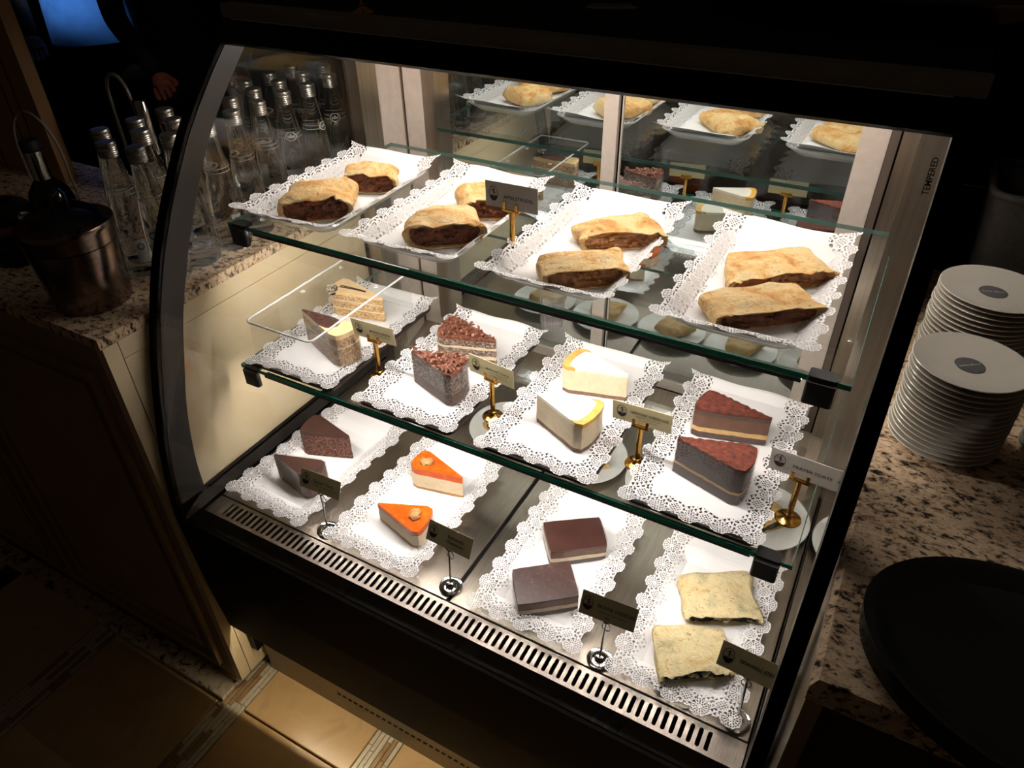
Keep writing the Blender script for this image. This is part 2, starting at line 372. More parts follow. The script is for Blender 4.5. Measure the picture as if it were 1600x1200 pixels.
# inside offset of the profile, for the printed border of the end panels
GI = [p + gnorm(i, G) * .008 for i, p in enumerate(G)]
INN = spline([(.018, .612), (.022, .69), (.038, .787), (.062, .87), (.088, .951), (.120, 1.023), (.162, 1.103), (.205, 1.172), (.244, 1.225), (.300, 1.284), (.352, 1.332)], 4)
REAR = 0.583
for s in (-1, 1):
    x0, x1 = sorted((s * 0.517, s * 0.523))
    pane = [tuple(p) for p in INN] + [(REAR, 1.332), (REAR, .604), (.028, .604)]
    MB().prism(pane, 'x', x0, x1).build('end_glass', 'clear_glass', case)
    # front strip of printed border
    m = MB(); outl = [GI[int(round(k * (itop) / (len(INN) - 1)))] for k in range(len(INN))]
    loops = [[(x0, *INN[k]), (x1, *INN[k]), (x1, *outl[k]), (x0, *outl[k])] for k in range(len(INN))]
    m.loft(loops).build('end_border', 'lit_border_print', case, .8)
    MB().prism([(GI[0][0], .575), (REAR, .575), (REAR, .604), (.028, .604), (.018, .612), (GI[0][0], .612)], 'x', x0, x1).build('end_border', 'lit_border_print', case)
    MB().prism([(.30, 1.342), (.352, 1.332), (REAR, 1.332), (REAR, 1.345), (.30, 1.345)], 'x', x0, x1).build('end_border', 'lit_border_print', case)
    # rear corner post, folded steel
    m = MB(); m.box(*sorted((s * .490, s * .523)), REAR, .640, .57, 1.345); m.build('corner_post', 'post_steel', case)
    MB().box(*sorted((s * .500, s * .523)), .641, .728, .57, 1.345).build('corner_post', 'alu_frame', case)
    MB().box(*sorted((s * .524, s * CW)), .02, .76, .575, 1.345 if s > 9 else .60).build('side_panel', 'black_paint', case)
    MB().box(*sorted((s * .524, s * CW)), .585, .76, .60, 1.345).build('side_panel', 'black_paint', case)
    MB().box(*sorted((s * .517, s * CW)), .00, .76, .10, .568).build('side_panel', 'black_paint', case)
# header
MB().box(-CW, CW, .332, .354, 1.372, 1.392).build('header_trim', 'trim_metal', case)
MB().box(-CW + .02, CW - .03, .3300, .3318, 1.3705, 1.3720).build('trim_highlight', 'alu_frame', case)  # pale strip drawn as the highlight along the trim's lower edge
MB().cbox(-CW, CW, .3545, .775, 1.362, 1.388, .002).build('top_panel', 'black_paint', case)
MB().box(-.517, .517, .312, .332, 1.3385, 1.3445).build('header_lip', 'brown_strip', case)
MB().box(-.523, .523, .345, .735, 1.346, 1.3615).build('canopy_ceiling', 'alu_frame', case)
lm = MB().box(-.49, .49, .445, .472, 1.334, 1.3455).build('light_strip', 'led_diffuser', case)
# base
MB().loft([[(-CW, y, z), (CW, y, z), (CW, y + .006, z), (-CW, y + .006, z)] for y, z in ((-.028, .222), (-.040, .40), (-.046, .583))]).build('front_panel', 'black_paint', case)
MB().box(-CW, CW, -.0395, -.001, .560, .570).build('front_ledge', 'black_matte', case)
MB().box(-.516, .516, .0, .74, .505, .515).build('dark_void', 'black_paint', case)  # black sheet standing in for the unlit void below the grille
MB().box(-.52, .52, .021, .03, 0.0, .30).build('kick_plate', 'kick_metal', case)
hole = None
for i in range(52):      # perforation slots of the kick plate
    if hole is None: o = MB().prism([(-.006, .062), (.004, .062), (.006, .068), (-.004, .068)], 'y', .0195, .0208).build('vent_slot', 'black_paint', case); hole = o.data
    else: o = link('vent_slot', hole, case)
    o.location.x = -.30 + i * .0155
MB().box(-.50, .50, .0018, .0048, .290, .2938).build('kick_light', 'kick_led', case)
MB().box(-CW + .02, CW - .02, -.02, .02, .294, .31).build('light_bracket', 'black_paint', case)
# deck panels, grille
for a, b in ((-.515, .0095), (.0165, .515)):
    MB().cbox(a, b, .0455, .64, .562, .570, .0012).build('deck_panel', 'deck_steel', case)
    MB().box(a, b, .0445, .0455, .54, .566).build('deck_lip', 'black_paint', case)
MB().box(.0096, .0164, .0455, .64, .556, .566).build('deck_seam', 'black_paint', case)
MB().prism([(.641, .57), (.70, .585), (.735, .60), (.735, .56), (.641, .56)], 'x', -.515, .515).build('rear_sill', 'deck_steel', case)
MB().box(-.515, .515, 0, .0065, .566, .5695).build('grille_rail', 'grille_steel', case)
MB().box(-.515, .515, .0365, .0435, .566, .5695).build('grille_rail', 'grille_steel', case)
MB().box(-.515, -.475, .0066, .0364, .566, .5695).build('grille_end', 'grille_steel', case)
MB().box(.468, .515, .0066, .0364, .566, .5695).build('grille_end', 'grille_steel', case)
pitch = .0127; nb = 74; hb = .0031; rs = (pitch / 2 - hb)
poly = []
y0, y1 = .0066, .0364
side = [(hb + rs * (1 - math.sin(t)), y0 + rs * (1 - math.cos(t))) for t in (0, .4, .8, 1.2, PI / 2)]
poly = side + [(x, y0 + y1 - y) for x, y in reversed(side)]
poly = poly + [(-x, y) for x, y in reversed(poly)]
bar = None
for i in range(nb):
    if bar is None: o = MB().prism(poly, 'z', .566, .5695).build('grille_bar', 'grille_steel', case); bar = o.data
    else: o = link('grille_bar', bar, case)
    o.location.x = -.4685 + i * pitch
# sliding mirror doors
def door(x0, x1, fl, fr, y):
    fr_ = MB()
    d = empty('mirror_door', (0, 0, 0)); d.parent = case
    if fl: MB().cbox(x0, x0 + fl, y, y + .012, .60, 1.345, .0015).build('door_frame', 'alu_frame', d)
    if fr: MB().cbox(x1 - fr, x1, y, y + .012, .60, 1.345, .0015).build('door_frame', 'alu_frame', d)
    MB().box(x0 + fl, x1 - fr, y, y + .012, .60, .622).build('door_frame', 'alu_frame', d)
    MB().box(x0 + fl, x1 - fr, y + .004, y + .009, .622, 1.345).build('mirror_pane', 'mirror', d)
door(-.498, -.010, .048, .028, .735)
door(-.004, .449, .002, .043, .740)
MB().box(-.4505, -.424, .7345, .7385, .623, 1.344).build('door_seal', 'post_steel', case)
MB().box(.450, .463, .735, .752, .60, 1.345).build('door_jamb', 'brown_strip', case)
MB().box(.4665, .506, .729, .752, .60, 1.345).build('rear_post', 'post_steel', case)
MB().box(-.522, -.50, .729, .752, .60, 1.345).build('rear_post', 'post_steel', case)
MB().box(-CW, CW, .753, .77, .10, 1.361).build('back_panel', 'black_paint', case)
# printed TEMPERED mark on the front glass, reading up the right edge
v, f = text_geo('TEMPERED', .042, .0062)
tg_ = np.array([.050, .047]); tg_ /= np.linalg.norm(tg_)
MB().add([(0.508 - p[1], .2665 + p[0] * tg_[0] - .0006, 1.3095 + p[0] * tg_[1] + .0006) for p in v], f).build('tempered_mark', 'card_ink', case)

# glass shelves
def shelf(y0, y1, ztop, label, lw=.0021, lmat='shelf_led'):
    t = .007; sh = empty('glass_shelf', (0, y0, ztop - t)); tag(sh, label, 'shelf', 'glass shelves in the case')
    MB().box(-.4985, .4985, .0015, y1 - y0 - .0015, 0, t).build('shelf_pane', 'shelf_glass', sh)
    e = MB(); e.box(-.5, .5, 0, .0014, 0, t); e.build('polished_edge', 'shelf_edge', sh)
    MB().box(-.5, .5, y1 - y0 - .0014, y1 - y0, 0, t).build('polished_edge', 'rear_edge', sh)
    for s in (-1, 1): MB().box(*sorted((s * .4986, s * .5)), .0015, y1 - y0 - .0015, 0, t).build('polished_edge', 'rear_edge', sh)
    for s in (-1, 1):
        x = s * .468
        c = MB(); c.loft([rrect(.017, .006, .004, z, 4, x, -.0065) for z in (-.024, t * .95)])
        c.loft([rrect(.0165, .010, .004, z, 4, x, .0035) for z in (t + .0002, t + .0045)])
        c.build('shelf_clip', 'black_plastic', sh, .7)
    lp = MB().box(-.445, .445, .0020, .0115, -.0018, -.0002); lp.box(-.445, .445, .0020, .0028, -.0072, -.0019); lp.box(-.445, .445, .0107, .0115, -.0050, -.0019)
    lp.build('light_profile', 'black_plastic', sh)
    MB().box(-.445, .445, .0030, .0030 + lw, -.0034, -.0020).build('light_strip', lmat, sh)
    # little rubber buffers
    for s in (-1, 1):
        for yy in (.10, .36): MB().lathe([(.006, 0), (.006, .0018), (.004, .0028)], 16, (s * .485, yy, t)).build('buffer', 'acrylic', sh, .7)
    return sh
ZU, ZM, ZD = 1.078, .817, .570
shelf(.2115, .674, ZU, 'upper clear glass shelf carrying the apple strudel plates')
shelf(.159, .62, ZM, 'lower clear glass shelf carrying the plates of cake slices', .0036, 'shelf_led_wide')

# ------------------------------------------------------------------ counters
cl = empty('service_counter', (-1.0, .35, 0)); tag(cl, 'cream panelled counter with speckled granite top, holding the water bottles', 'counter')
def off(mb, o): mb.v = [(x - o[0], y - o[1], z - o[2]) for x, y, z in mb.v]; return mb
L0 = (-1.0, .35, 0)
XC = -.538
top = MB(); LP = [(-2.2, -.052), (XC, -.052), (XC, .80), (-.86, .80), (-.86, .45), (-2.2, .45)]
top.loft([[(x, y, z) for x, y in LP] for z in (.960, .979)]); off(top, L0).build('granite_top', 'granite', cl)
car = MB().box(-2.2, XC - .02, -.048, .44, .03, .959); car.box(-.85, XC - .02, .4402, .79, .03, .959); off(car, L0).build('carcass', 'shaded_cream', cl)
off(MB().box(XC - .0195, XC - .001, -.0485, -.0225, .03, .959), L0).build('side_stile', 'cream_paint', cl)
off(MB().box(XC - .0195, XC - .001, -.0205, .72, .926, .959), L0).build('side_rail', 'cream_paint', cl)
off(MB().box(XC - .0195, XC - .001, -.0205, .72, .03, .9245), L0).build('side_panel', 'cream_paint', cl)
off(MB().box(XC - .0198, XC - .006, -.0224, .72, .03, .958), L0).build('panel_groove', 'dark_groove', cl)
# door molding frames on the front
for k, (xa, xb) in enumerate(((-1.12, XC - .05), (-1.75, -1.17))):
    for ins, wd, dp in ((0.0, .012, .010), (.04, .018, .006)):
        a, b, z0, z1 = xa + ins, xb - ins, .07 + ins, .905 - ins
        for bx in ((a, b, z1 - wd, z1), (a, b, z0, z0 + wd), (a, a + wd, z0 + wd, z1 - wd), (b - wd, b, z0 + wd, z1 - wd)):
            off(MB().box(bx[0], bx[1], -.0485 - dp, -.0483, bx[2], bx[3]), L0).build('door_molding', 'shaded_cream', cl)
off(MB().cbox(-2.2, XC - .02, -.098, -.049, .0, .012, .002), L0).build('plinth_marble', 'crackle_marble', cl)
R0 = (1.0, .35, 0)
cr = empty('granite_counter', (1.0, .35, 0)); tag(cr, 'speckled granite counter with steel side, holding saucers and black platters', 'counter')
off(MB().cbox(.538, 2.2, -.115, .80, .945, .977, .006), R0).build('granite_top', 'granite', cr)
off(MB().box(.556, 2.2, -.095, .80, .0, .944), R0).build('carcass', 'brown_panel', cr)
off(MB().box(.540, .5555, -.108, .80, .0, .944), R0).build('steel_side', 'post_steel', cr)
ZL = .979; ZR = .977

# tan timber column standing on the left counter
tc = empty('timber_column', (-1.40, .44, ZL)); tag(tc, 'tan grooved timber column rising from the granite beside the dark bottle', 'column')
MB().box(-.30, .205, -.09, -.06, 0, 1.6).build('column_shaft', 'tan_panel', tc)
for gx in (.10, .14, -.02): MB().box(gx, gx + .003, -.0912, -.0902, 0, 1.6).build('groove', 'dark_groove', tc)

# ------------------------------------------------------------------ plates, trays, doilies
def doily_mesh(name, A, B, fa, fb, hr, seed, wave=.0016, rw=.02, res=.0007):
    """lace paper doily: lace on front and long sides, plain folded back edge; holes are real"""
    nx, ny = int(2 * A / res), int(2 * B / res)
    xs = (np.arange(nx) + .5) * res - nx * res / 2; ys = (np.arange(ny) + .5) * res - ny * res / 2
    X, Y = np.meshgrid(xs, ys, indexing='ij')
    keep = np.zeros_like(X, bool); holes = np.zeros_like(X, bool)
    ins = .0155
    ax, ay = A - ins, B - ins
    # motif centres: fans on the rim, medallions between
    nside, nfront = 7, 4
    fans = [(s * ax, -ay + k * (2 * ay + .02) / nside) for s in (-1, 1) for k in range(nside + 1)] + [(-ax + k * 2 * ax / nfront, -ay) for k in range(1, nfront)]
    st = (2 * ay + .02) / nside
    meds = [(s * (ax - .010), -ay + (k + .5) * st) for s in (-1, 1) for k in range(1, nside)] + [(-ax + (k + .5) * 2 * ax / nfront, -ay + .010) for k in range(1, nfront - 1)]
    meds += [(s * (ax - .016), -ay + .016) for s in (-1, 1)]
    keep |= (np.abs(X) < A - .0085) & (Y > -B + .0085)
    for cx, cy in fans: keep |= (X - cx) ** 2 + (Y - cy) ** 2 < (ins + .0002 + .0008 * np.cos(11 * np.arctan2(Y - cy, X - cx))) ** 2
    lace = np.minimum(A - np.abs(X), Y + B)          # distance from the lacy edges
    used = np.zeros_like(X, bool)
    for cx, cy in meds:
        dx, dy = X - cx, Y - cy; r = np.hypot(dx, dy); th = np.arctan2(dy, dx)
        u, v_ = (dx + dy) / 1.414, (dx - dy) / 1.414
        g = (np.mod(u, .0036) - .0018) ** 2 + (np.mod(v_, .0036) - .0018) ** 2 < .00125 ** 2
        holes |= g & (r < .0086)
        holes |= (np.abs(r - .0128) < .0015) & (np.mod(th, .57) < .34)
        used |= r < .0146
    for cx, cy in fans:
        dx, dy = X - cx, Y - cy; r = np.hypot(dx, dy); th = np.arctan2(dy, dx)
        ok = ~used & (r < .0146)
        holes |= ok & (np.abs(r - .0126) < .0011) & (np.mod(th, .285) < .17)
        holes |= ok & (np.abs(r - .0086) < .0018) & (np.mod(th + .1, .449) < .21)
        holes |= ok & (np.abs(r - .0048) < .0011) & (np.mod(th, .785) < .42)
        used |= r < .0146
    tri = ~used & (lace > .004) & (lace < .0395 + .004 * np.sin(np.where(A - np.abs(X) < Y + B, Y, X) * 130))
    q1, q2 = np.mod(X * .9 + Y, .0092), np.mod(X * .9 - Y, .0092)
    holes |= tri & (q1 > .0022) & (q2 > .0022) & (q1 + q2 < .0118) & (lace > .005)
    edge = np.minimum(A - np.abs(X), Y + B)
    s_ = np.where(A - np.abs(X) < Y + B, Y, X)
    mask = keep & ~(holes & (lace < .048))
    # vertices
    gx = np.arange(nx + 1) * res - nx * res / 2; gy = np.arange(ny + 1) * res - ny * res / 2
    VX, VY = np.meshgrid(gx, gy, indexing='ij')
    rs = np.random.RandomState(seed); Z = np.zeros_like(VX)
    ex = np.maximum(np.abs(VX) - fa, 0); ey = np.maximum(np.abs(VY) - fb, 0); d = np.hypot(ex, ey); w_ = A - fa
    t = d / rw; Z += hr * np.where(t < 1, t, 1 + (t - 1) * .35); t = np.clip(t, 0, 1.6)
    for k in range(5):
        fx, fy, ph = rs.uniform(-60, 60), rs.uniform(-40, 40), rs.uniform(0, 6.28)
        Z += wave * (0.15 + np.clip(t, 0, 1.3)) * (1 + np.sin(fx * VX + fy * VY + ph)) * .3
    Z += .006 * np.clip((np.abs(VX) - fa) / w_, 0, 1) * np.clip((VY - fb) / (B - fb), 0, 1)
    idx = -np.ones(VX.shape, int); used_v = np.zeros(VX.shape, bool)
    used_v[:-1, :-1] |= mask; used_v[1:, :-1] |= mask; used_v[:-1, 1:] |= mask; used_v[1:, 1:] |= mask
    idx[used_v] = np.arange(used_v.sum())
    verts = np.stack([VX[used_v], VY[used_v], Z[used_v]], 1)
    I, J = np.nonzero(mask); faces = np.stack([idx[I, J], idx[I + 1, J], idx[I + 1, J + 1], idx[I, J + 1]], 1)
    me = bpy.data.meshes.new(name); me.vertices.add(len(verts)); me.vertices.foreach_set('co', verts.ravel())
    me.loops.add(faces.size); me.loops.foreach_set('vertex_index', faces.ravel())
    me.polygons.add(len(faces)); me.polygons.foreach_set('loop_start', np.arange(len(faces)) * 4)
    me.update(calc_edges=True); me.materials.append(MATS['doily_paper'])
    me.polygons.foreach_set('use_smooth', np.ones(len(faces), bool)); return me
def plate_mb(a, b, h, fl, r=.03):
    m = MB(); t = .004
    m.loft([rrect(a * .70, b * .80, r * .7, 0), rrect(a * .80, b * .87, r * .8, .001), rrect(a, b, r, h - .002), rrect(a + .002, b + .002, r, h), rrect(a - t + .002, b - t + .002, r, h + .0012),
            rrect(a * .80 - .001, b * .87 - .001, r * .8, fl), rrect(a * .3, b * .3, r * .2, fl)]); return m
GROUPS = {
 'U': dict(z=ZU, y=.381, pts=[(-.388, .03), (-.152, .01), (.093, .0), (.352, .0)]),
 'M': dict(z=ZM, y=.327, pts=[(-.385, .02), (-.134, .0), (.110, .0), (.355, -.01)]),
 'D': dict(z=ZD, y=.200, pts=[(-.396, -.05), (-.153, -.02), (.150, .0), (.396, .0)])}
UP_N = ['beside the water bottles', 'behind the apfelstrudel card', 'with pale apple filling', 'beside the right end glass']
proto = {}
def place_plate(key, i, label, cat, group):
    g = GROUPS[key]; x, a = g['pts'][i]
    if key not in proto:
        if key == 'U': o = plate_mb(.091, .152, .019, .005).build('serving_plate', 'porcelain', None, .6)
        elif key == 'M':
            mb = MB(); mb.loft([rrect(.092, .158, .012, 0), rrect(.096, .162, .014, .002), rrect(.097, .163, .014, .009), rrect(.094, .160, .013, .0095), rrect(.091, .157, .012, .0075), rrect(.03, .03, .005, .0075)])
            o = mb.build('serving_tray', 'tray_brown', None, .6)
        else: o = plate_mb(.074, .130, .009, .0045, .02).build('serving_plate', 'porcelain', None, .6)
        proto[key] = o
    else:
        o = proto[key].copy(); COL.objects.link(o)
    o.location = (x, g['y'], g['z'] + .0003); o.rotation_euler = (0, 0, a)
    tag(o, label, cat, group)
dm = {'U': [doily_mesh('paper_doily', .105, .172, .070, .129, .0162, s, .002, .0205) for s in (1, 5)],
      'M': [doily_mesh('paper_doily', .105, .173, .086, .152, .0022, s, .003, .012) for s in (2, 9)],
      'D': [doily_mesh('paper_doily', .1035, .160, .055, .109, .0064, s, .0022, .0205) for s in (3, 11)]}
what = {'U': ['apple strudel pair beside the water bottles', 'apple strudel pair behind the apfelstrudel card', 'apple strudel pair with pale filling', 'apple strudel pair beside the right end glass'],
        'M': ['mocha cake slices under the clear cover', 'maroni slices with chocolate shavings', 'white topped cheesecake slices', 'cocoa dusted slices'],
        'D': ['brown glazed sacher slices', 'orange pumpkin cheesecake slices', 'rectangular brownie bars', 'spinach strudel squares']}
gname = {'U': ('white rectangular upturned plate under the ', 'plate', 'plates on the upper shelf'), 'M': ('dark brown flat tray under the ', 'tray', 'trays on the lower shelf'), 'D': ('low white rectangular plate under the ', 'plate', 'plates on the steel deck')}
for key in 'UMD':
    g = GROUPS[key]
    for i in range(4):
        place_plate(key, i, gname[key][0] + what[key][i], gname[key][1], gname[key][2])
        o = link('paper_doily', dm[key][i % 2]); x, a = g['pts'][i]
        zz = {'U': .0068, 'M': .0092, 'D': .0056}[key]
        o.location = (x, g['y'], g['z'] + zz); o.rotation_euler = (0, 0, a)
        tag(o, 'white lace paper doily under the ' + what[key][i], 'doily', 'lace paper doilies')
FU, FM, FD = ZU + .0083, ZM + .0112, ZD + .0073     # surfaces the pastry rests on

# ------------------------------------------------------------------ pastry builders
def uvsolid(mapf, zt, zb, nu=14, nv=12, rings=3, jit=.0007, seed=0):
    """solid over a mapped unit square with rough side walls"""
    m = MB(); V = []; F = []
    def top(i, j): return i * (nv + 1) + j
    for i in range(nu + 1):
        for j in range(nv + 1):
            u, v = i / nu, j / nv; p = mapf(u, v); V.append((p[0], p[1], zt(u, v)))
    nT = len(V)
    for i in range(nu):
        for j in range(nv): F.append((top(i, j), top(i + 1, j), top(i + 1, j + 1), top(i, j + 1)))
    per = [(i, 0) for i in range(nu)] + [(nu, j) for j in range(nv)] + [(i, nv) for i in range(nu, 0, -1)] + [(0, j) for j in range(nv, 0, -1)]
    c = mapf(.5, .5); prev = [top(*q) for q in per]; n = len(per)
    for k in range(1, rings + 1):
        cur = []
        for (i, j) in per:
            u, v = i / nu, j / nv; p = mapf(u, v); t = k / rings; z = zt(u, v) * (1 - t) + zb(u, v) * t
            dx, dy = p[0] - c[0], p[1] - c[1]; L = math.hypot(dx, dy) + 1e-9
            e = jit * nz(p[0] * 160 + seed, p[1] * 160, z * 260) * 1.6
            cur.append(len(V)); V.append((p[0] + dx / L * e, p[1] + dy / L * e, z))
        for a in range(n):
            b = (a + 1) % n; F.append((prev[a], cur[a], cur[b], prev[b]))
        prev = cur
    F.append(tuple(prev)); return m.add(V, F)
def wedge_map(T, A, B, bulge=.12, u0=.05, u1=1.0, v0=0.0, v1=1.0, grow=0.0):
    T, A, B = (np.array(p, float) for p in (T, A, B)); c = (T + A + B) / 3
    if grow: T, A, B = (p + (p - c) / np.linalg.norm(p - c) * grow for p in (T, A, B))
    ax = (A + B) / 2 - T; 
    def f(u, v):
        u = u0 + (u1 - u0) * u; v = v0 + (v1 - v0) * v
        e = A + (B - A) * v + ax * bulge * 4 * v * (1 - v) * .5
        k = 1 - .10 * max(0, abs(2 * v - 1) - .82) / .18          # soften the arc corners
        return T + (e - T) * u * k
    return f
def slice_cake(name, T, A, B, z0, h, layers, label, group, film=True, bulge=.12, seed=0, topfn=None, cat='cake slice', filmh=1.02, filmmat='acetate'):
    cx, cy = (np.array(T) + np.array(A) + np.array(B)) / 3
    th = empty(name, (cx, cy, z0)); tag(th, label, cat, group)
    T, A, B = ((p[0] - cx, p[1] - cy) for p in (T, A, B)); T, A, B = tuple(T), tuple(A), tuple(B)
    mp = wedge_map(T, A, B, bulge)
    for k, (nm, f0, f1, mt) in enumerate(layers):
        last = k == len(layers) - 1
        def bound(fr, kk):
            if fr <= 0: return lambda u, v: 0.0
            if fr >= 1: return (lambda u, v: h + (topfn(u, v) if topfn else 0))
            return lambda u, v: h * fr + .0012 * nz(u * 5 + kk, v * 5, seed) 
        zt = bound(f1, round(f1 * 97)); zb = bound(f0, round(f0 * 97))
        zb2 = (lambda u, v, zb=zb, f0=f0: zb(u, v) + (.0001 if f0 > 0 else 0))
        uvsolid(mp, zt, zb2, 16, 12, 3, .0008, seed + k).build(nm, mt, th, .7)
    if film:
        fm = MB(); q = wedge_map(T, A, B, bulge, grow=.0022); per = [q(i / 12, 0) for i in range(12)] + [q(1, j / 12) for j in range(12)] + [q(1 - i / 12, 1) for i in range(13)]
        n = len(per); fm.add([(p[0], p[1], .0005) for p in per] + [(p[0], p[1], h * filmh) for p in per], [(i, i + 1, n + i + 1, n + i) for i in range(n - 1)])
        fm.build('film_wrap', filmmat, th, .9)
    return th, mp
def shavings(th, mp, z, n, seed, mat='choc_shaving'):
    r = random.Random(seed); m = MB()
    for k in range(n):
        u, v = math.sqrt(r.random()) * .97, r.uniform(.03, .97); p = mp(u, v); a = r.uniform(0, 2 * PI); L, W = r.uniform(.006, .014), r.uniform(.002, .005); tl = r.uniform(-.6, .6)
        zz = z + r.uniform(.001, .0075); ca, sa = math.cos(a), math.sin(a); V = []
        for i in range(4):
            s = (i / 3 - .5) * L; bend = .0016 * (1 - (2 * i / 3 - 1) ** 2)
            for w_ in (-W / 2, W / 2):
                V.append((p[0] + ca * s - sa * w_, p[1] + sa * s + ca * w_, zz + bend + s * tl * .5 + w_ * r.uniform(-.3, .3)))
        m.add(V, [(0, 2, 3, 1), (2, 4, 5, 3), (4, 6, 7, 5)])
    o = m.build('chocolate_shavings', mat, th); tag(o, kind='stuff')
CG = 'cake slices in the display case'
bumpy = lambda s, a: (lambda u, v: a * nz(u * 9 + s, v * 7, s))
# mocha
slice_cake('mocha_slice', (-.334, .392), (-.450, .366), (-.457, .425), FM, .054,
    [('sponge', 0, .30, 'beige_sponge'), ('cream_layer', .30, .36, 'cream_layer'), ('sponge', .36, .62, 'beige_sponge'), ('cream_layer', .62, .68, 'cream_layer'), ('sponge', .68, .88, 'beige_sponge'), ('cream_top', .88, 1, 'caramel_cream')],
    'tall beige mocha slice with cream top and chocolate streaks under the clear cover', CG, film=False, seed=3)
th = bpy.data.objects['mocha_slice']
mpk = wedge_map((.080, -.002), (-.036, -.028), (-.043, .031))
for a in (.30, .40):
    m = MB(); m.tube([(*mpk(u, a + .35 * (1 - u)), .0543) for u in np.linspace(.35, .86, 9)], .0013, 6); m.build('chocolate_streak', 'mocha_glaze', th)
th, mp = slice_cake('mocha_slice', (-.436, .271), (-.318, .223), (-.304, .279), FM, .066,
    [('sponge', 0, .55, 'crumb_coat'), ('cream_layer', .55, .60, 'cream_layer'), ('sponge', .60, .86, 'crumb_coat'), ('cream_top', .86, 1, 'caramel_cream')],
    'dark glazed mocha slice with crumb-coated end facing the mokka card', CG, film=True, seed=5)
q = wedge_map((-.436 + .35267, .271 - .25767), (-.318 + .35267, .223 - .25767), (-.304 + .35267, .279 - .25767), 0)
uvsolid(lambda u, v: q(u * (.80 - .16 * (2 * v - 1) ** 2), v), lambda u, v: .0672, lambda u, v: .0661, 14, 10, 1, 0).build('dark_glaze', 'mocha_glaze', th, .6)
# maroni
ml = [('sponge', 0, .30, 'grey_sponge'), ('cream_layer', .30, .42, 'cream_layer'), ('sponge', .42, .62, 'grey_sponge'), ('cream_layer', .62, .70, 'cream_layer'), ('sponge', .70, .90, 'grey_sponge'), ('chocolate_top', .90, 1, 'choc_shaving')]
th, mp = slice_cake('maroni_slice', (-.056, .354), (-.163, .318), (-.172, .391), FM, .062, ml, 'layered maroni slice with visible cream band and chocolate shavings', CG, filmmat='acetate_clear', seed=7, topfn=bumpy(2, .003))
shavings(th, mp, .062, 150, 1)
ml2 = [('sponge', 0, .34, 'choc_sponge'), ('sponge', .34, .62, 'grey_sponge'), ('sponge', .62, .90, 'grey_sponge'), ('chocolate_top', .90, 1, 'choc_shaving')]
th, mp = slice_cake('maroni_slice', (-.175, .255), (-.073, .220), (-.075, .286), FM, .064, ml2, 'film-wrapped grey-brown maroni slice with chocolate shavings beside the maroni card', CG, seed=8, topfn=bumpy(5, .003))
shavings(th, mp, .064, 150, 2)
# new york cheesecake
nl = [('biscuit_base', 0, .13, 'biscuit_crust'), ('cheese_body', .13, .90, 'cheese_body'), ('white_top', .90, 1, 'cheese_white')]
for T, A, B, h, lb, fi in (((.183, .376), (.072, .347), (.079, .416), .053, 'white topped cheesecake slice with golden rim and bare creamy cut side', False),
                           ((.066, .258), (.164, .213), (.173, .290), .057, 'film-wrapped white cheesecake slice with golden rim beside the newyork card', True)):
    th, mp = slice_cake('cheesecake_slice', T, A, B, FM, h, nl, lb, CG, film=fi, seed=11, bulge=.14, filmmat='acetate_clear')
    c = (np.array(T) + np.array(A) + np.array(B)) / 3
    rm = wedge_map(np.array(T) - c, np.array(A) - c, np.array(B) - c, .14, u0=.90, u1=1.012)
    uvsolid(rm, lambda u, v: h + .0009, lambda u, v: h * .88, 3, 12, 1, 0).build('golden_rim', 'cheese_gold', th, .7)
# prater
ridge = lambda s: (lambda u, v: .0022 * math.sin(u * 44 + 4 * nz(v * 3, s)) * (.35 + .65 * abs(nz(u * 4, v * 4, s + .5))) + .0012 * nz(u * 22, v * 20, s))
pl = [('biscuit', 0, .20, 'dark_mousse'), ('vanilla_layer', .20, .36, 'yellow_layer'), ('mousse', .36, .80, 'truffle_layer'), ('mousse_top', .80, .92, 'dark_mousse'), ('cocoa_top', .92, 1, 'cocoa_powder')]
slice_cake('cocoa_slice', (.417, .371), (.302, .339), (.311, .401), FM, .054, pl, 'cocoa dusted torte slice with ridged top and yellow layer in view', CG, filmmat='acetate_clear', seed=13, topfn=ridge(1))
pl2 = [('biscuit', 0, .26, 'dark_mousse'), ('vanilla_layer', .26, .33, 'yellow_layer'), ('mousse', .33, .92, 'dark_mousse'), ('cocoa_top', .92, 1, 'cocoa_powder')]
slice_cake('cocoa_slice', (.299, .250), (.406, .218), (.409, .285), FM, .066, pl2, 'tall film-wrapped cocoa torte slice beside the prater card', CG, seed=14, topfn=ridge(3))
# sacher
sl = [('sponge', 0, .52, 'choc_sponge'), ('apricot_line', .52, .56, 'dark_mousse'), ('sponge', .56, .88, 'choc_sponge'), ('glaze', .88, 1, 'choc_glaze')]
slice_cake('sacher_slice', (-.342, .244), (-.445, .205), (-.453, .271), FD, .060, sl, 'brown glazed sacher slice showing bare chocolate sponge', CG, film=False, seed=15)
slice_cake('sacher_slice', (-.444, .130), (-.349, .108), (-.337, .165), FD, .062, sl, 'sacher slice in grey film behind the sacher card', CG, film=True, seed=16, filmh=1.04)
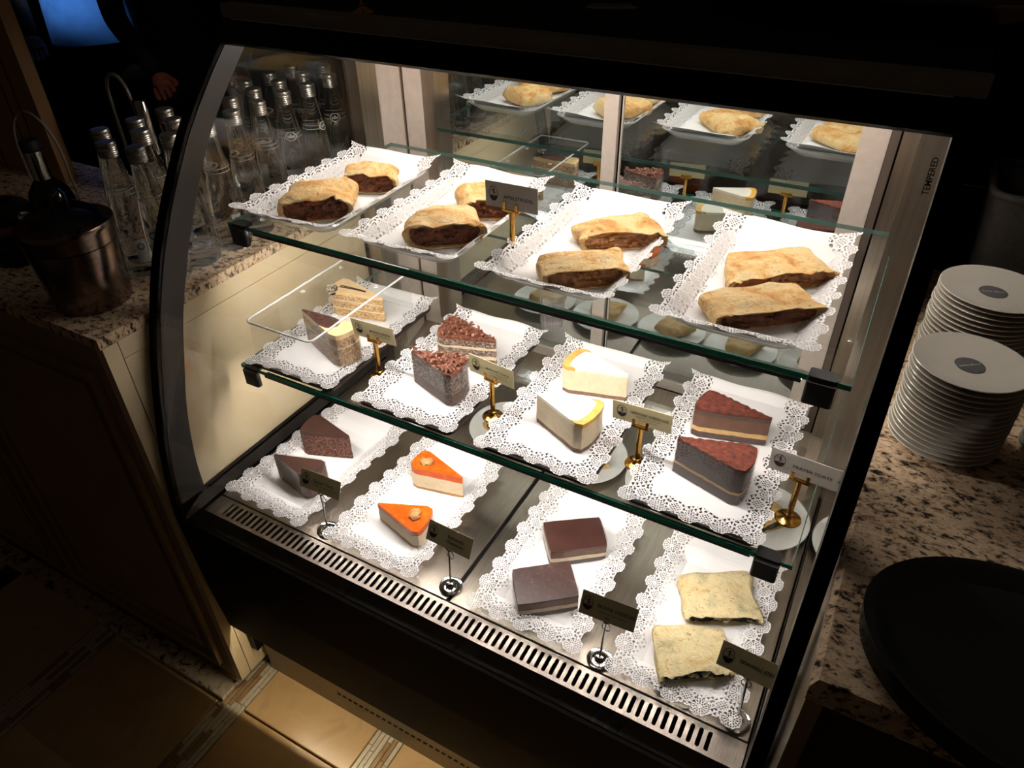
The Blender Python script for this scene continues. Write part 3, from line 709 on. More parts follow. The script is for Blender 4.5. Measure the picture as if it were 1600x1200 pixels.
# pumpkin
kl = [('biscuit_base', 0, .11, 'biscuit_gold'), ('cheese_body', .11, .70, 'cheese_body'), ('pumpkin_glaze', .70, 1, 'pumpkin_glaze')]
def walnut(th, x, y, z, rz):
    bm = bmesh.new(); bmesh.ops.create_icosphere(bm, subdivisions=3, radius=1)
    for v in bm.verts:
        p = v.co.copy(); k = 1 + .28 * noise.noise(p * 3.1) + .16 * noise.noise(p * 6.5); g = 1 - .35 * math.exp(-(p.x / .16) ** 2)
        v.co = Vector((p.x * .0138 * k, p.y * .0112 * k * g, max(p.z, -.25) * .0082 * k * g))
    me = bpy.data.meshes.new('walnut'); bm.to_mesh(me); bm.free(); me.materials.append(MATS['walnut']); me.polygons.foreach_set('use_smooth', [True] * len(me.polygons))
    o = link('walnut', me, th, (x, y, z)); o.rotation_euler = (0, 0, rz)
th, mp = slice_cake('pumpkin_slice', (-.081, .255), (-.190, .233), (-.190, .291), FD, .054, kl, 'orange pumpkin cheesecake slice with pale walnut and broad cream side', CG, seed=17, filmmat='acetate_clear')
p = mp(.74, .45); walnut(th, p[0], p[1], .056, .5)
th, mp = slice_cake('pumpkin_slice', (-.198, .135), (-.089, .106), (-.099, .177), FD, .042, kl, 'orange pumpkin cheesecake slice with walnut beside the balkabakli card', CG, seed=18, filmmat='acetate_clear')
p = mp(.74, .55); walnut(th, p[0], p[1], .044, 2.0)
# brownie bars
def quad_map(Q, rnd=0.0):
    Q = [np.array(q, float) for q in Q]
    def f(u, v):
        p = (Q[0] * (1 - v) + Q[1] * v) * (1 - u) + (Q[3] * (1 - v) + Q[2] * v) * u
        if rnd:
            a, b = abs(2 * u - 1), abs(2 * v - 1); k = max(0, a ** 6 * b ** 6); c = (Q[0] + Q[1] + Q[2] + Q[3]) / 4; p = p + (c - p) * rnd * k
        return p
    return f
def bar_cake(Q, z0, h, mt, label):
    c = np.mean(np.array(Q), 0); th = empty('brownie_bar', (c[0], c[1], z0)); tag(th, label, 'cake bar', 'brownie cheesecake bars')
    mp = quad_map([np.array(q) - c for q in Q], .03)
    for nm, a, b, m_ in (('brownie_base', 0, .26, 'dark_mousse'), ('cheese_layer', .26, .50, 'cream_layer'), ('chocolate_body', .50, .86, 'truffle_layer'), ('chocolate_top', .86, 1, mt)):
        uvsolid(mp, lambda u, v, b=b: h * b + (.0006 * nz(u * 6, v * 6, b) if b < 1 else .0004 * nz(u * 9, v * 9)), lambda u, v, a=a: h * a + .0001, 10, 10, 2, .0006, 3).build(nm, m_, th, .7)
    fm = MB(); per = []
    q = quad_map([(np.array(q) - c) * 1.035 for q in Q], .05)
    per = [q(0, j / 8) for j in range(8)] + [q(i / 8, 1) for i in range(8)] + [q(1, 1 - j / 8) for j in range(8)] + [q(1 - i / 8, 0) for i in range(8)]; n = len(per)
    fm.add([(*p_, .0005) for p_ in per] + [(*p_, h * 1.04) for p_ in per], [(i, (i + 1) % n, n + (i + 1) % n, n + i) for i in range(n)]); fm.build('film_wrap', 'acrylic', th, .9)
bar_cake([(.135, .185), (.2155, .246), (.177, .301), (.092, .241)], FD, .037, 'choc_glaze', 'smooth brown-topped rectangular brownie cheesecake bar')
bar_cake([(.1365, .065), (.216, .128), (.172, .185), (.094, .123)], FD, .037, 'choc_glaze_matt', 'frosty speckled rectangular brownie bar beside the brownie card')

# strudels
def strudel(name, Q, z0, h, cm_, fm_, label, group, cat, seed, bits=True, n_exp=3.6, light=None, openback=False):
    c = np.mean(np.array(Q), 0); th = empty(name, (c[0], c[1], z0)); tag(th, label, cat, group)
    Ql = [np.array(q) - c for q in Q]; base = quad_map(Ql)
    NR, NU = 48, 26
    def P(t, u, sc=1.0, lift=0.0):
        cs, sn = math.cos(t), math.sin(t); e = 2 / n_exp
        wv = .5 + .5 * sc * math.copysign(abs(cs) ** e, cs); s_ = .5 + .5 * sc * math.copysign(abs(sn) ** e, sn)
        bk = max(0, (u - .80) / .20); env = math.sqrt(max(0, 1 - bk * bk * .93)); wv = .5 + (wv - .5) * (1 - .12 * bk * bk)
        wob = .06 * nz(u * 3 + seed, t, 1.3); wv += wob * (abs(wv - .5) * 2)
        xy = base(min(u, 1.0), wv)
        z = h * (1 - env) * .35 + h * env * s_
        z += (s_ > .4) * (.20 * h * nz(wv * 3 + seed, u * 3, 2) + .10 * h * nz(wv * 8, u * 7 + seed, 4)) * s_
        z += (s_ > .6) * .10 * h * math.exp(-((u - .35) / .3) ** 2) * math.exp(-((wv - .5) / .3) ** 2)
        return (xy[0], xy[1], max(z, 0.0) + lift)
    def u0(t):
        s_ = math.sin(t); return max(-.09, (.05 * nz(t * 2.2, seed) + .075 * nz(t * 5, seed + 3) - .02) if s_ > -.1 else .02)
    loops = []
    ts = [2 * PI * k / NR for k in range(NR)]
    # inner lip then outer skin
    loops.append([P(t, u0(t) + .10, .86) for t in ts]); loops.append([P(t, u0(t) + .004, .90) for t in ts])
    for i in range(NU + 1):
        loops.append([P(t, u0(t) + (1 - u0(t)) * i / NU) for t in ts])
    cr_ = MB().loft(loops, False, True).build('crust', cm_, th, 1.2)
    # filling
    fl_ = MB(); lp = [[P(t, .55, .70, .0006) for t in ts], [P(t, .30, .74, .0006) for t in ts], [P(t, .16, .80, .0006) for t in ts]]
    for k in range(7):
        sc = .88 * (1 - k / 7) ** .8 + .02
        lp.append([P(t, max(0, .075 + .05 * nz(math.cos(t) * sc * 6 + seed, math.sin(t) * sc * 4, 3) + .03 * nz(math.cos(t) * sc * 15, math.sin(t) * sc * 9, seed)), sc, .0006) for t in ts])
    fl_.loft(lp, True, True).build('filling', fm_, th, .9)
    if bits:
        r = random.Random(seed); m = MB()
        for k in range(12):
            t = r.uniform(0, 2 * PI); sc = r.uniform(0, .72); p_ = P(t, .045 + r.uniform(-.02, .03), sc)
            rr = r.uniform(.0022, .0048); a = r.uniform(0, 6)
            ring = lambda z, q: [(p_[0] + q * rr * 1.3 * math.cos(a + 2 * PI * i / 6), p_[1] + q * rr * math.sin(a + 2 * PI * i / 6), max(.0003, p_[2] + z * rr)) for i in range(6)]
            m.loft([ring(-.7, .6), ring(0, 1), ring(.6, .7)])
        o = m.build('apple_pieces' if 'apple' in name else 'filling_pieces', light or fm_, th, .5); tag(o, kind='stuff')
    if name == 'apple_strudel':
        pass
    return th
AG = 'apple strudels on the upper shelf'
def Q4(pts, z0, z1): return [at_z(p, z) for p, z in zip(pts, (z0, z0, z1, z1))]
AP = [([(438, 352), (552, 345), (562, 290), (462, 291)], 'thick apple strudel with dark brown filling and torn crust, beside the water bottles', 'apple_filling'),
      ([(540, 303), (622, 304), (622, 262), (540, 262)], 'small golden apple strudel with shredded filling on the plate nearest the bottles', 'apple_filling'),
      ([(631, 393), (760, 385), (742, 327), (640, 338)], 'humped apple strudel with flaking crust, next to the apfelstrudel card', 'apple_filling'),
      ([(722, 345), (812, 345), (800, 290), (705, 298)], 'apple strudel half hidden by the apfelstrudel card', 'apple_filling'),
      ([(845, 458), (983, 447), (968, 388), (836, 400)], 'apple strudel with wrinkled browned top on the plate right of the card', 'apple_light'),
      ([(905, 395), (1042, 388), (1006, 328), (892, 348)], 'apple strudel with raised back flap and pale chunky filling', 'apple_light'),
      ([(1112, 523), (1284, 505), (1242, 438), (1094, 452)], 'wide flat apple strudel with long open side near the right end glass', 'apple_filling'),
      ([(1135, 462), (1304, 446), (1258, 379), (1130, 392)], 'apple strudel with red-brown spot on top near the right end glass', 'apple_light')]
for i, (pts, lb, fm_) in enumerate(AP):
    strudel('apple_strudel', Q4(pts, FU, FU + .022), FU, (.042, .037, .041, .036, .031, .028, .027, .025)[i], 'strudel_crust', fm_, lb, AG, 'strudel', i * 3.7 + 1, light=fm_, n_exp=2.9 if i < 4 else 4.2)
SG = 'spinach strudels'
SPQ = [[(.376, .182), (.484, .235), (.441, .327), (.336, .262)], [(.374, .062), (.470, .123), (.437, .198), (.331, .150)]]
for i, Q in enumerate(SPQ):
    strudel('spinach_strudel', Q, FD, .026, 'spinach_crust', 'spinach_filling', ['square spinach strudel with bitten corner at the lower shelf clip', 'square spinach strudel with dark green filling beside the ispanakli card'][i], SG, 'strudel', 31 + i * 5, light='feta', n_exp=4.2)

# round plates with cheese pastries on the deck, below the lower shelf
PX = [(-.290, .472), (-.108, .478), (.072, .474), (.252, .474), (.428, .476)]
pl_lab = ['below the mocha tray', 'below the maroni tray', 'below the white cheesecake tray', 'below the cocoa slice tray', 'beside the right end glass']
pp = None
for i, (x, y) in enumerate(PX):
    prof = [(.045, 0), (.050, .0015), (.086, .012), (.0865, .0135), (.085, .014), (.056, .0045), (.002, .0040)]
    if pp is None: o = MB().lathe(prof, 48).build('round_plate', 'porcelain', None, .6); pp = o
    else: o = pp.copy(); COL.objects.link(o)
    o.location = (x, y, ZD + .0002); tag(o, 'round white plate with a folded pastry, on the deck ' + pl_lab[i], 'plate', 'round plates at the back of the deck')
    a = [.3, -.2, .5, .1, .9][i]; R_ = lambda p: (x + p[0] * math.cos(a) - p[1] * math.sin(a), y + p[0] * math.sin(a) + p[1] * math.cos(a))
    strudel('cheese_pastry', [R_(p) for p in ((-.045, -.036), (.045, -.040), (.028, .036), (-.032, .034))], ZD + .0052, .024, 'cheese_crust', 'spinach_filling', 'folded golden pastry on the round plate ' + pl_lab[i], 'folded pastries on round plates', 'pastry', 61 + i * 3, bits=False)

# ------------------------------------------------------------------ clear cover over the mocha slices
cv = empty('cake_cover', (-.386, .310, ZM + .0122)); tag(cv, 'clear acrylic box cover with round knob over the mocha slices', 'cover')
hc = .0905; a, b = .0745, .146
cvl = MB(); loops = [rrect(a, b, .010, .0), rrect(a, b, .010, hc - .0005), rrect(a - .004, b - .004, .008, hc)]
cvl.loft(loops, False, True); cvl.build('cover_shell', 'acrylic', cv, .6)
rim = rrect(a + .0004, b + .0004, .011, hc - .001, 6); MB().tube(rim, .0021, 8, True).build('cover_rim', 'acrylic_edge', cv, .9)
MB().tube(rrect(a + .0002, b + .0002, .010, .0012, 6), .0007, 6, True).build('base_rim', 'acrylic_edge', cv, .9)
MB().lathe([(.006, hc + .0002), (.006, hc + .006), (.011, hc + .009), (.012, hc + .013), (.010, hc + .015), (.004, hc + .0152)], 24, (0, 0, 0)).build('knob', 'bottle_glass', cv, .6)
for x, y in ((-.055, -.02), (.055, -.06), (.055, .06), (-.055, .09)):
    MB().tube([(x + .004 * math.cos(t), y + .004 * math.sin(t), hc + .0006) for t in np.linspace(0, 2 * PI, 14)[:-1]], .0008, 5, True).build('vent_ring', 'acrylic_edge', cv, .9)

# ------------------------------------------------------------------ cards and stands
def emblem_geo(rx, ry):
    V, F = [], []
    def poly(p): 
        o = len(V); V.extend(p); F.append(tuple(range(o, o + len(p))))
    n = 28
    o = len(V)
    for k in range(n):
        t = 2 * PI * k / n; V.append((rx * math.cos(t), ry * math.sin(t))); V.append((rx * .88 * math.cos(t), ry * .90 * math.sin(t)))
    for k in range(n):
        j = (k + 1) % n; F.append((o + 2 * k, o + 2 * j, o + 2 * j + 1, o + 2 * k + 1))
    low = [(rx * .92 * math.cos(t), ry * .93 * math.sin(t)) for t in np.linspace(PI * 1.10, PI * 1.90, 14)]
    sky = [(rx * s, ry * h_) for s, h_ in ((.8, -.28), (.6, -.10), (.52, -.30), (.3, -.22), (.22, -.36), (-.1, -.30), (-.35, -.2), (-.55, -.28), (-.8, -.28))]
    poly(low + sky)
    poly([(rx * .28 * math.cos(t) + rx * .08, ry * .10 * math.sin(t) + ry * .52) for t in np.linspace(0, 2 * PI, 10)[:-1]])          # hat
    poly([(rx * .13 * math.cos(t) + rx * .06, ry * .10 * math.sin(t) + ry * .60) for t in np.linspace(0, 2 * PI, 8)[:-1]])
    for a_, b_, w_ in (((.05, .45), (-.02, -.25), .07), ((.02, .3), (-.55, .45), .05), ((.05, .3), (.55, .1), .06), ((.10, .2), (.22, -.25), .05)):
        dx, dy = b_[0] - a_[0], b_[1] - a_[1]; L = math.hypot(dx, dy); nx_, ny_ = -dy / L * w_, dx / L * w_
        poly([((a_[0] + nx_) * rx, (a_[1] + ny_) * ry), ((b_[0] + nx_) * rx, (b_[1] + ny_) * ry), ((b_[0] - nx_) * rx, (b_[1] - ny_) * ry), ((a_[0] - nx_) * rx, (a_[1] - ny_) * ry)])
    return V, F
def card(P0, yaw, tilt, roll, w_, h_, lines, label, mat='card_paper', em=(-.031, .001), er=(.0078, .0112)):
    cy, sy = math.cos(yaw), math.sin(yaw); ex = Vector((cy, sy, 0)); n = Vector((sy, -cy, 0)); ez = Vector((0, 0, 1)) * math.cos(tilt) - n * math.sin(tilt)
    e1 = ex * math.cos(roll) + ez * math.sin(roll); e2 = -ex * math.sin(roll) + ez * math.cos(roll); e3 = e1.cross(e2)      # e3 towards the reader
    c = empty('price_card', P0); tag(c, label, 'card', 'name cards')
    def X(p, d): return tuple(e1 * p[0] + e2 * p[1] + e3 * d)
    m = MB(); q = [(-w_ / 2, -h_ / 2), (w_ / 2, -h_ / 2), (w_ / 2, h_ / 2), (-w_ / 2, h_ / 2)]
    m.loft([[X(p, -.0008) for p in q], [X(p, 0) for p in q]]).build('card_stock', mat, c)
    V, F = emblem_geo(*er); MB().add([X((p[0] + em[0], p[1] + em[1]), .0002) for p in V], F).build('emblem', 'emblem_ink', c)
    for tx, x, y, wd, hh in lines:
        v, f = text_geo(tx, wd, hh); MB().add([X((p[0] + x, p[1] + y), .0002) for p in v], f).build('lettering', 'card_ink', c)
    return c, e3
def brass_stand(x, y, z, yaw, label):
    t = empty('card_stand', (x, y, z), yaw); tag(t, label, 'card stand', 'brass card stands')
    MB().lathe([(.0175, 0), (.0182, .0012), (.0175, .0026), (.010, .0055), (.0062, .009), (.0058, .0105)], 32).build('base', 'brass', t, .7)
    MB().lathe([(.0056, .0106), (.0058, .012), (.0042, .0132), (.0042, .0735)], 20).build('stem', 'brass', t, .7)
    m = MB(); m.cbox(-.0135, .0135, -.0045, .0035, .0737, .0768, .0006); m.build('clip', 'brass', t)
    for s in (-1, 1): MB().cbox(s * .0105 - .0022, s * .0105 + .0022, -.0050, -.0032, .0769, .0885, .0006).build('prong', 'brass', t)
    MB().cbox(-.0135, .0135, .0024, .0036, .0769, .084, .0004).build('back_prong', 'brass', t)
def chrome_stand(x, y, z, cx, cy, cz, label):
    t = empty('card_stand', (x, y, z)); tag(t, label, 'card stand', 'chrome wire card stands')
    MB().lathe([(.0185, 0), (.0202, .001), (.0205, .003), (.0192, .0042), (.0165, .0036), (.012, .0030), (.0085, .004), (.0078, .009), (.0055, .0125), (.002, .0135)], 36).build('base', 'chrome', t, .7)
    dx, dy, dz = cx - x, cy - y, cz - z
    rc = Vector((dx, dy - .0042, dz - .018))
    MB().tube([(0, 0, .0136), (dx * .3, dy * .3, .05), (rc.x, rc.y, rc.z - .0071)], .0019, 8).build('stem', 'chrome', t, .9)
    MB().tube([(rc.x + .0066 * math.cos(k), rc.y - .0004 * math.sin(k), rc.z + .0066 * math.sin(k)) for k in np.linspace(0, 2 * PI, 22)[:-1]], .0009, 6, True).build('ring', 'chrome', t, .9)
    tp = Vector((rc.x, rc.y + .003, rc.z - .0066))
    MB().tube([(tp.x + .0085 * math.sin(k) * math.sin(k / 2), tp.y, tp.z - .017 * (1 - math.cos(k)) / 1.6) for k in np.linspace(0, 2 * PI, 24)[:-1]], .0007, 6, True).build('wire_loop', 'chrome', t, .9)
BR = [((-.006, .320), ZU, -.07, .04, .04, .0905, .038, [('APFELSTRUDEL', .0125, -.0015, .052, .0052)], 'grey-white card reading APFELSTRUDEL on the upper shelf', 'card_white', 'brass stand holding the apfelstrudel card'),
      ((-.2445, .249), ZM, .0, -.10, .03, .092, .036, [('MOKKA PASTA', .015, .0005, .045, .0050), ('kahveli kremali pandispanya', .017, -.0065, .036, .0024)], 'card reading MOKKA PASTA beside the clear cover', 'card_paper', 'brass stand holding the mokka card'),
      ((-.0055, .2445), ZM, -.14, -.03, .01, .090, .035, [('MARON\u0130 TORTE', .013, .003, .046, .0050), ('Taze kestane parcacikli,', .014, -.0035, .037, .0026), ('sade ve yumusak krema', .017, -.0085, .036, .0026)], 'card reading MARONI TORTE between the trays', 'card_paper', 'brass stand holding the maroni card'),
      ((.2475, .248), ZM, .0, -.07, .03, .091, .035, [('NEWYORK CHEESECAKE', .012, .0035, .058, .0050), ('Amerikan usulu limonlu,', .010, -.0030, .038, .0026), ('vanilyali cheesecake', .010, -.0080, .028, .0026)], 'card reading NEWYORK CHEESECAKE between the trays', 'card_paper', 'brass stand holding the newyork cheesecake card'),
      ((.476, .242), ZM, -.09, -.08, .02, .088, .039, [('PRATER TORTE', .0125, -.0010, .051, .0052)], 'grey card reading PRATER TORTE beside the right end glass', 'card_white', 'brass stand holding the prater card')]
for (x, y), z, yaw, tilt, roll, w_, h_, lines, lb, mt, sl_ in BR:
    card((x, y - .0012, z + .0777 + h_ / 2), yaw, tilt, roll, w_, h_, lines, lb, mt)
    brass_stand(x, y, z + .0002, yaw, sl_)
CH = [((-.267, .071), (-.264, .075, .688), .06, .42, -.02, .086, .035, [('Sacher Torte', .008, .002, .042, .0062), ('Classic our Special Recipe', .010, -.0055, .050, .0028)], 'tilted card reading Sacher Torte on a chrome stand', 'chrome wire stand holding the sacher card'),
      ((.003, .072), (.007, .075, .690), -.02, .44, -.02, .085, .036, [('Balkabakl\u0131', .012, .004, .030, .0060), ('Cheesecake', .012, -.0045, .032, .0055)], 'tilted card reading Balkabakli Cheesecake on a chrome stand', 'chrome wire stand holding the balkabakli card'),
      ((.281, .065), (.286, .066, .696), .09, .41, -.03, .084, .038, [('BROWNIE CHEESECAKE', .0115, .0025, .056, .0056), ('Ak Brownie dolgu cheesecake', .008, -.0060, .042, .0028)], 'tilted card reading BROWNIE CHEESECAKE on a chrome stand', 'chrome wire stand holding the brownie card'),
      ((.492, .068), (.489, .068, .706), -.05, .46, .0, .086, .037, [('ISPANAKLI  STRUDEL', .0135, .0010, .058, .0056)], 'tilted card reading ISPANAKLI STRUDEL partly behind the black border', 'chrome wire stand holding the ispanakli card')]
for (x, y), P0, yaw, tilt, roll, w_, h_, lines, lb, sl_ in CH:
    card(P0, yaw, tilt, roll, w_, h_, lines, lb, 'card_paper')
    chrome_stand(x, y, ZD + .0002, *P0, sl_)

# ------------------------------------------------------------------ water bottles
BPROF = [(.0275, .0), (.0302, .003), (.0306, .010), (.0304, .050), (.0290, .085), (.0262, .120), (.0218, .150), (.0178, .175), (.0152, .192), (.0140, .203)]
def brad(z):
    for (r0, z0), (r1, z1) in zip(BPROF[1:], BPROF[2:]):
        if z0 <= z <= z1: return r0 + (r1 - r0) * (z - z0) / (z1 - z0)
    return BPROF[-1][0]
def patch(fn, a0, a1, z0, z1, na=10, nz_=4, d=.0004):
    V = []; F = []
    for i in range(na + 1):
        for j in range(nz_ + 1):
            a = a0 + (a1 - a0) * i / na; z = z0 + (z1 - z0) * j / nz_; r = brad(z) + d; V.append((r * math.cos(a), r * math.sin(a), z))
    for i in range(na):
        for j in range(nz_): q = i * (nz_ + 1) + j; F.append((q, q + nz_ + 1, q + nz_ + 2, q + 1))
    return V, F
def make_bottle():
    t = empty('water_bottle')
    MB().lathe([(.012, .004), (.024, .002)] + BPROF + [(.0135, .2065)], 32).build('glass_body', 'bottle_glass', t, .9)
    cp = MB(); prof = [(.0150, .2068), (.0153, .208)]
    for k in range(5): z = .210 + k * .0034; prof += [(.0147, z), (.0155, z + .0016)]
    prof += [(.0155, .2285), (.0145, .2305), (.002, .2308)]
    cp.lathe(prof, 28).build('cap', 'bottle_cap', t, .5)
    m = MB()
    for z in (.1455, .1525): m.add(*patch(None, .55, 2 * PI - .55, z, z + .0009, 26, 1))
    # crown emblem in an oval
    V = []; zc = .149
    n = 24; ring = []
    for k in range(n):
        tt = 2 * PI * k / n
        for s_ in (1.0, .84): 
            z = zc + .0085 * s_ * math.sin(tt); a = .52 * s_ * math.cos(tt); r = brad(z) + .0005; V.append((r * math.cos(a), r * math.sin(a), z))
    m.add(V, [(2 * k, 2 * ((k + 1) % n), 2 * ((k + 1) % n) + 1, 2 * k + 1) for k in range(n)])
    cr_ = [(-.30, -.003), (.30, -.003), (.34, .004), (.17, .000), (.0, .005), (-.17, .000), (-.34, .004)]
    m.add([((brad(zc + z) + .0005) * math.cos(a), (brad(zc + z) + .0005) * math.sin(a), zc + z) for a, z in cr_], [tuple(range(7))])
    m.build('neck_emblem', 'bottle_print', t)
    lb = MB().add(*patch(None, PI - .30, PI + .30, .028, .070, 6, 4)).build('back_label', 'bottle_label', t)
    V = []; zc = .058
    for k in range(16):
        tt = 2 * PI * k / 16
        for s_ in (1, .55): z = zc + .0065 * s_ * math.sin(tt); a = PI + .2 * s_ * math.cos(tt); r = brad(z) + .0008; V.append((r * math.cos(a), r * math.sin(a), z))
    MB().add(V, [(2 * k, 2 * ((k + 1) % 16), 2 * ((k + 1) % 16) + 1, 2 * k + 1) for k in range(16)]).build('label_ring', 'label_ink', lb)
    return t
bpos = [(-.731, .187, 3.4), (-.663, .147, 2.6), (-.727, .254, 1.0), (-.664, .215, 2.2), (-.597, .152, 3.9), (-.732, .321, 4.0), (-.667, .286, 2.4), (-.601, .222, 4.4), (-.675, .426, 3.3), (-.609, .366, 3.0), (-.600, .297, 2.9),
        (-.745, .532, 2.0), (-.685, .496, 5.0), (-.612, .433, 2.5), (-.749, .605, 3.0), (-.685, .566, 3.6), (-.619, .507, -.75), (-.748, .673, 1.5), (-.684, .635, 3.3), (-.615, .572, .25), (-.690, .707, 4.0), (-.622, .648, -.85)]
b0 = make_bottle()
for i, (x, y, a) in enumerate(bpos):
    b_ = b0 if i == 0 else dup(b0)
    b_.location = (x, y, ZL + .0003); b_.rotation_euler = (0, 0, a)
    if i < 8: tag(b_, 'clear glass water bottle with silver cap on the dark counter beside the steel bucket', 'bottle', 'water bottles beside the bucket')
    elif y > .64 and x > -.63: tag(b_, 'clear glass water bottle with crown emblem next to the steel corner post', 'bottle', 'water bottles behind the end glass')
    elif x > -.63: tag(b_, 'clear glass water bottle with silver cap close behind the left end glass', 'bottle', 'water bottles behind the end glass')
    elif x > -.70: tag(b_, 'clear glass water bottle in the middle row behind the left end glass', 'bottle', 'water bottles behind the end glass')
    else: tag(b_, 'clear glass water bottle in the rear row behind the left end glass', 'bottle', 'water bottles behind the end glass')

# ------------------------------------------------------------------ things on the left counter
bk = empty('ice_bucket', (-.655, .032, ZL)); tag(bk, 'tapered brushed steel ice bucket with black lid beside the water bottles', 'bucket')
MB().lathe([(.055, 0), (.0585, .001), (.0595, .004), (.0685, .106), (.0685, .1075), (.066, .108)], 48).build('body', 'bucket_steel', bk, .6)
MB().lathe([(.067, .1085), (.069, .1095), (.0715, .132), (.0725, .138), (.071, .1415), (.066, .141)], 48).build('lid_band', 'bucket_steel', bk, .6)
MB().lathe([(.0655, .1405), (.062, .1395), (.045, .1415), (.02, .143), (.002, .1432)], 40).build('lid', 'black_plastic', bk, .6)
MB().tube([(.05, .035, .1415), (.02, .045, .150), (-.03, .040, .152), (-.05, .02, .146)], [.004, .006, .006, .004], 8).build('lid_handle', 'black_plastic', bk, .8)
tg = MB()
for s in (-1, 1): tg.tube([(-.05, -.004 + s * .010, 0), (.0, s * .012, .0035), (.06, s * .009, .002), (.085, s * .002, .0015)], [.004, .003, .0025, .003], 8)
o = tg.build('serving_tongs', 'bucket_steel', None, .8, (-.665, .04, ZL + .157)); o.rotation_euler = (0, 0, 2.6); tag(o, 'dark steel serving tongs lying across the ice bucket lid', 'tongs')
db = empty('dark_bottle', (-.985, .198, ZL)); tag(db, 'dark round-shouldered bottle with chrome neck, in front of the timber column', 'bottle')
MB().lathe([(.036, 0), (.040, .003), (.042, .02), (.042, .052), (.036, .075), (.024, .09), (.0165, .098)], 36).build('body', 'dark_bottle', db, .7)
MB().lathe([(.0162, .0985), (.0158, .150), (.0158, .152)], 28).build('neck', 'chrome', db, .7)
MB().lathe([(.0175, .1525), (.018, .154), (.018, .170), (.0165, .173), (.004, .1735)], 28).build('stopper', 'black_plastic', db, .7)
w1 = empty('wire_basket', (-1.03, .235, ZL)); tag(w1, 'dark wire handle arching over the dark bottle', 'wire stand')
MB().tube([(-.055 * math.cos(t), -.01 * math.cos(t), .125 + .085 * math.sin(t)) for t in np.linspace(0, PI, 18)], .0024, 8).build('handle', 'trim_metal', w1, .9)
for s in (-1, 1): MB().tube([(s * .055, s * .01, .125), (s * .055, s * .01, .003)], .0024, 8).build('upright', 'trim_metal', w1, .9)
MB().tube([(.06 * math.cos(t), .04 * math.sin(t), .0026) for t in np.linspace(0, 2 * PI, 30)[:-1]], .0026, 8, True).build('foot_ring', 'trim_metal', w1, .9)
jd = empty('sugar_jar', (-.915, .075, ZL)); tag(jd, 'dark domed jar with a steel band, beside the ice bucket', 'jar')
MB().lathe([(.044, 0), (.048, .003), (.049, .06)], 36).build('body', 'dark_bottle', jd, .7)
MB().lathe([(.0498, .0605), (.0502, .062), (.0502, .076), (.0495, .0775)], 36).build('band', 'bucket_steel', jd, .7)
MB().lathe([(.049, .078), (.045, .094), (.034, .107), (.016, .115), (.002, .117)], 36).build('dome', 'dark_bottle', jd, .7)
tl = empty('ice_tongs', (-.985, .41, ZL)); tag(tl, 'tall bent strip tongs standing in a dark holder behind the bottles', 'tongs')
MB().lathe([(.030, 0), (.033, .002), (.033, .09), (.030, .092)], 28, (.05, 0, 0)).build('holder', 'dark_bottle', tl, .7)
MB().tube([(-.03, 0, .004), (-.034, 0, .12)] + [(.0 - .034 * math.cos(t), 0, .20 + .045 * math.sin(t)) for t in np.linspace(0, PI, 14)] + [(.05, 0, .10)], .0038, 8).build('strip', 'trim_metal', tl, .9)
MB().lathe([(.015, .0925), (.015, .20), (.013, .203)], 24, (.062, 0, 0)).build('pump', 'chrome', tl, .7)

# ------------------------------------------------------------------ saucers and platters on the right counter
SP = [(.030, 0), (.034, .0004), (.036, .0018), (.056, .0062), (.0625, .0098), (.0632, .0108), (.0622, .0114), (.052, .0088), (.034, .0044), (.002, .0042)]
s0 = None
def saucer(x, y, z, sc, rz, label, group, logo):
    global s0
    if s0 is None: o = MB().lathe(SP, 56).build('saucer', 'saucer_white', None, .5); s0 = o
    else: o = s0.copy(); COL.objects.link(o)
    o.location = (x, y, z); o.scale = (sc, sc, 1); o.rotation_euler = (0, 0, rz); tag(o, label, 'saucer', group)
    if logo:
        MB().lathe([(.0165, .0046), (.016, .0049), (.001, .0049)], 36).build('logo_disc', 'saucer_logo', o)
        v, f = text_geo('Julius Meinl', .026, .0036); MB().add([(p[0], p[1], .0051) for p in v], f).build('lettering', 'logo_ink', o)
for x, y, n, sc, gl, rz in ((.615, .303, 16, 1.0, 'front stack of saucers beside the case', .62), (.634, .512, 16, 1.07, 'rear stack of saucers beside the case', .25), (.762, .335, 6, 1.0, 'low stack of saucers behind the black platters', .3)):
    r = random.Random(n + int(x * 1000))
    for k in range(n):
        topmost = k == n - 1
        lb = 'grey-logo saucer on top of the ' + gl if topmost else 'white saucer in the ' + gl
        saucer(x + r.uniform(-.0012, .0012), y + r.uniform(-.0012, .0012), ZR + .0004 + k * .0071, sc, rz, lb, gl, topmost)
TPF = [(.70, 0), (.78, .001), (.88, .006), (.965, .0105), (1.0, .0118), (1.0, .0128), (.965, .0125), (.93, .0105), (.86, .0072), (.80, .0030), (.02, .0022)]
tp_ = None
for k in range(9):
    if tp_ is None: o = MB().lathe([(r * .152, z) for r, z in TPF], 72, sy=.112 / .152).build('black_platter', 'tray_black', None, .5); tp_ = o
    else: o = tp_.copy(); COL.objects.link(o)
    o.location = (.716 - k * .0004, -.040, ZR + .0004 + k * .0033); o.rotation_euler = (0, 0, -.12)
    tag(o, 'glossy black oval platter on top of its stack' if k == 8 else 'glossy black oval platter stacked under others at the counter front', 'platter', 'stack of black oval platters')
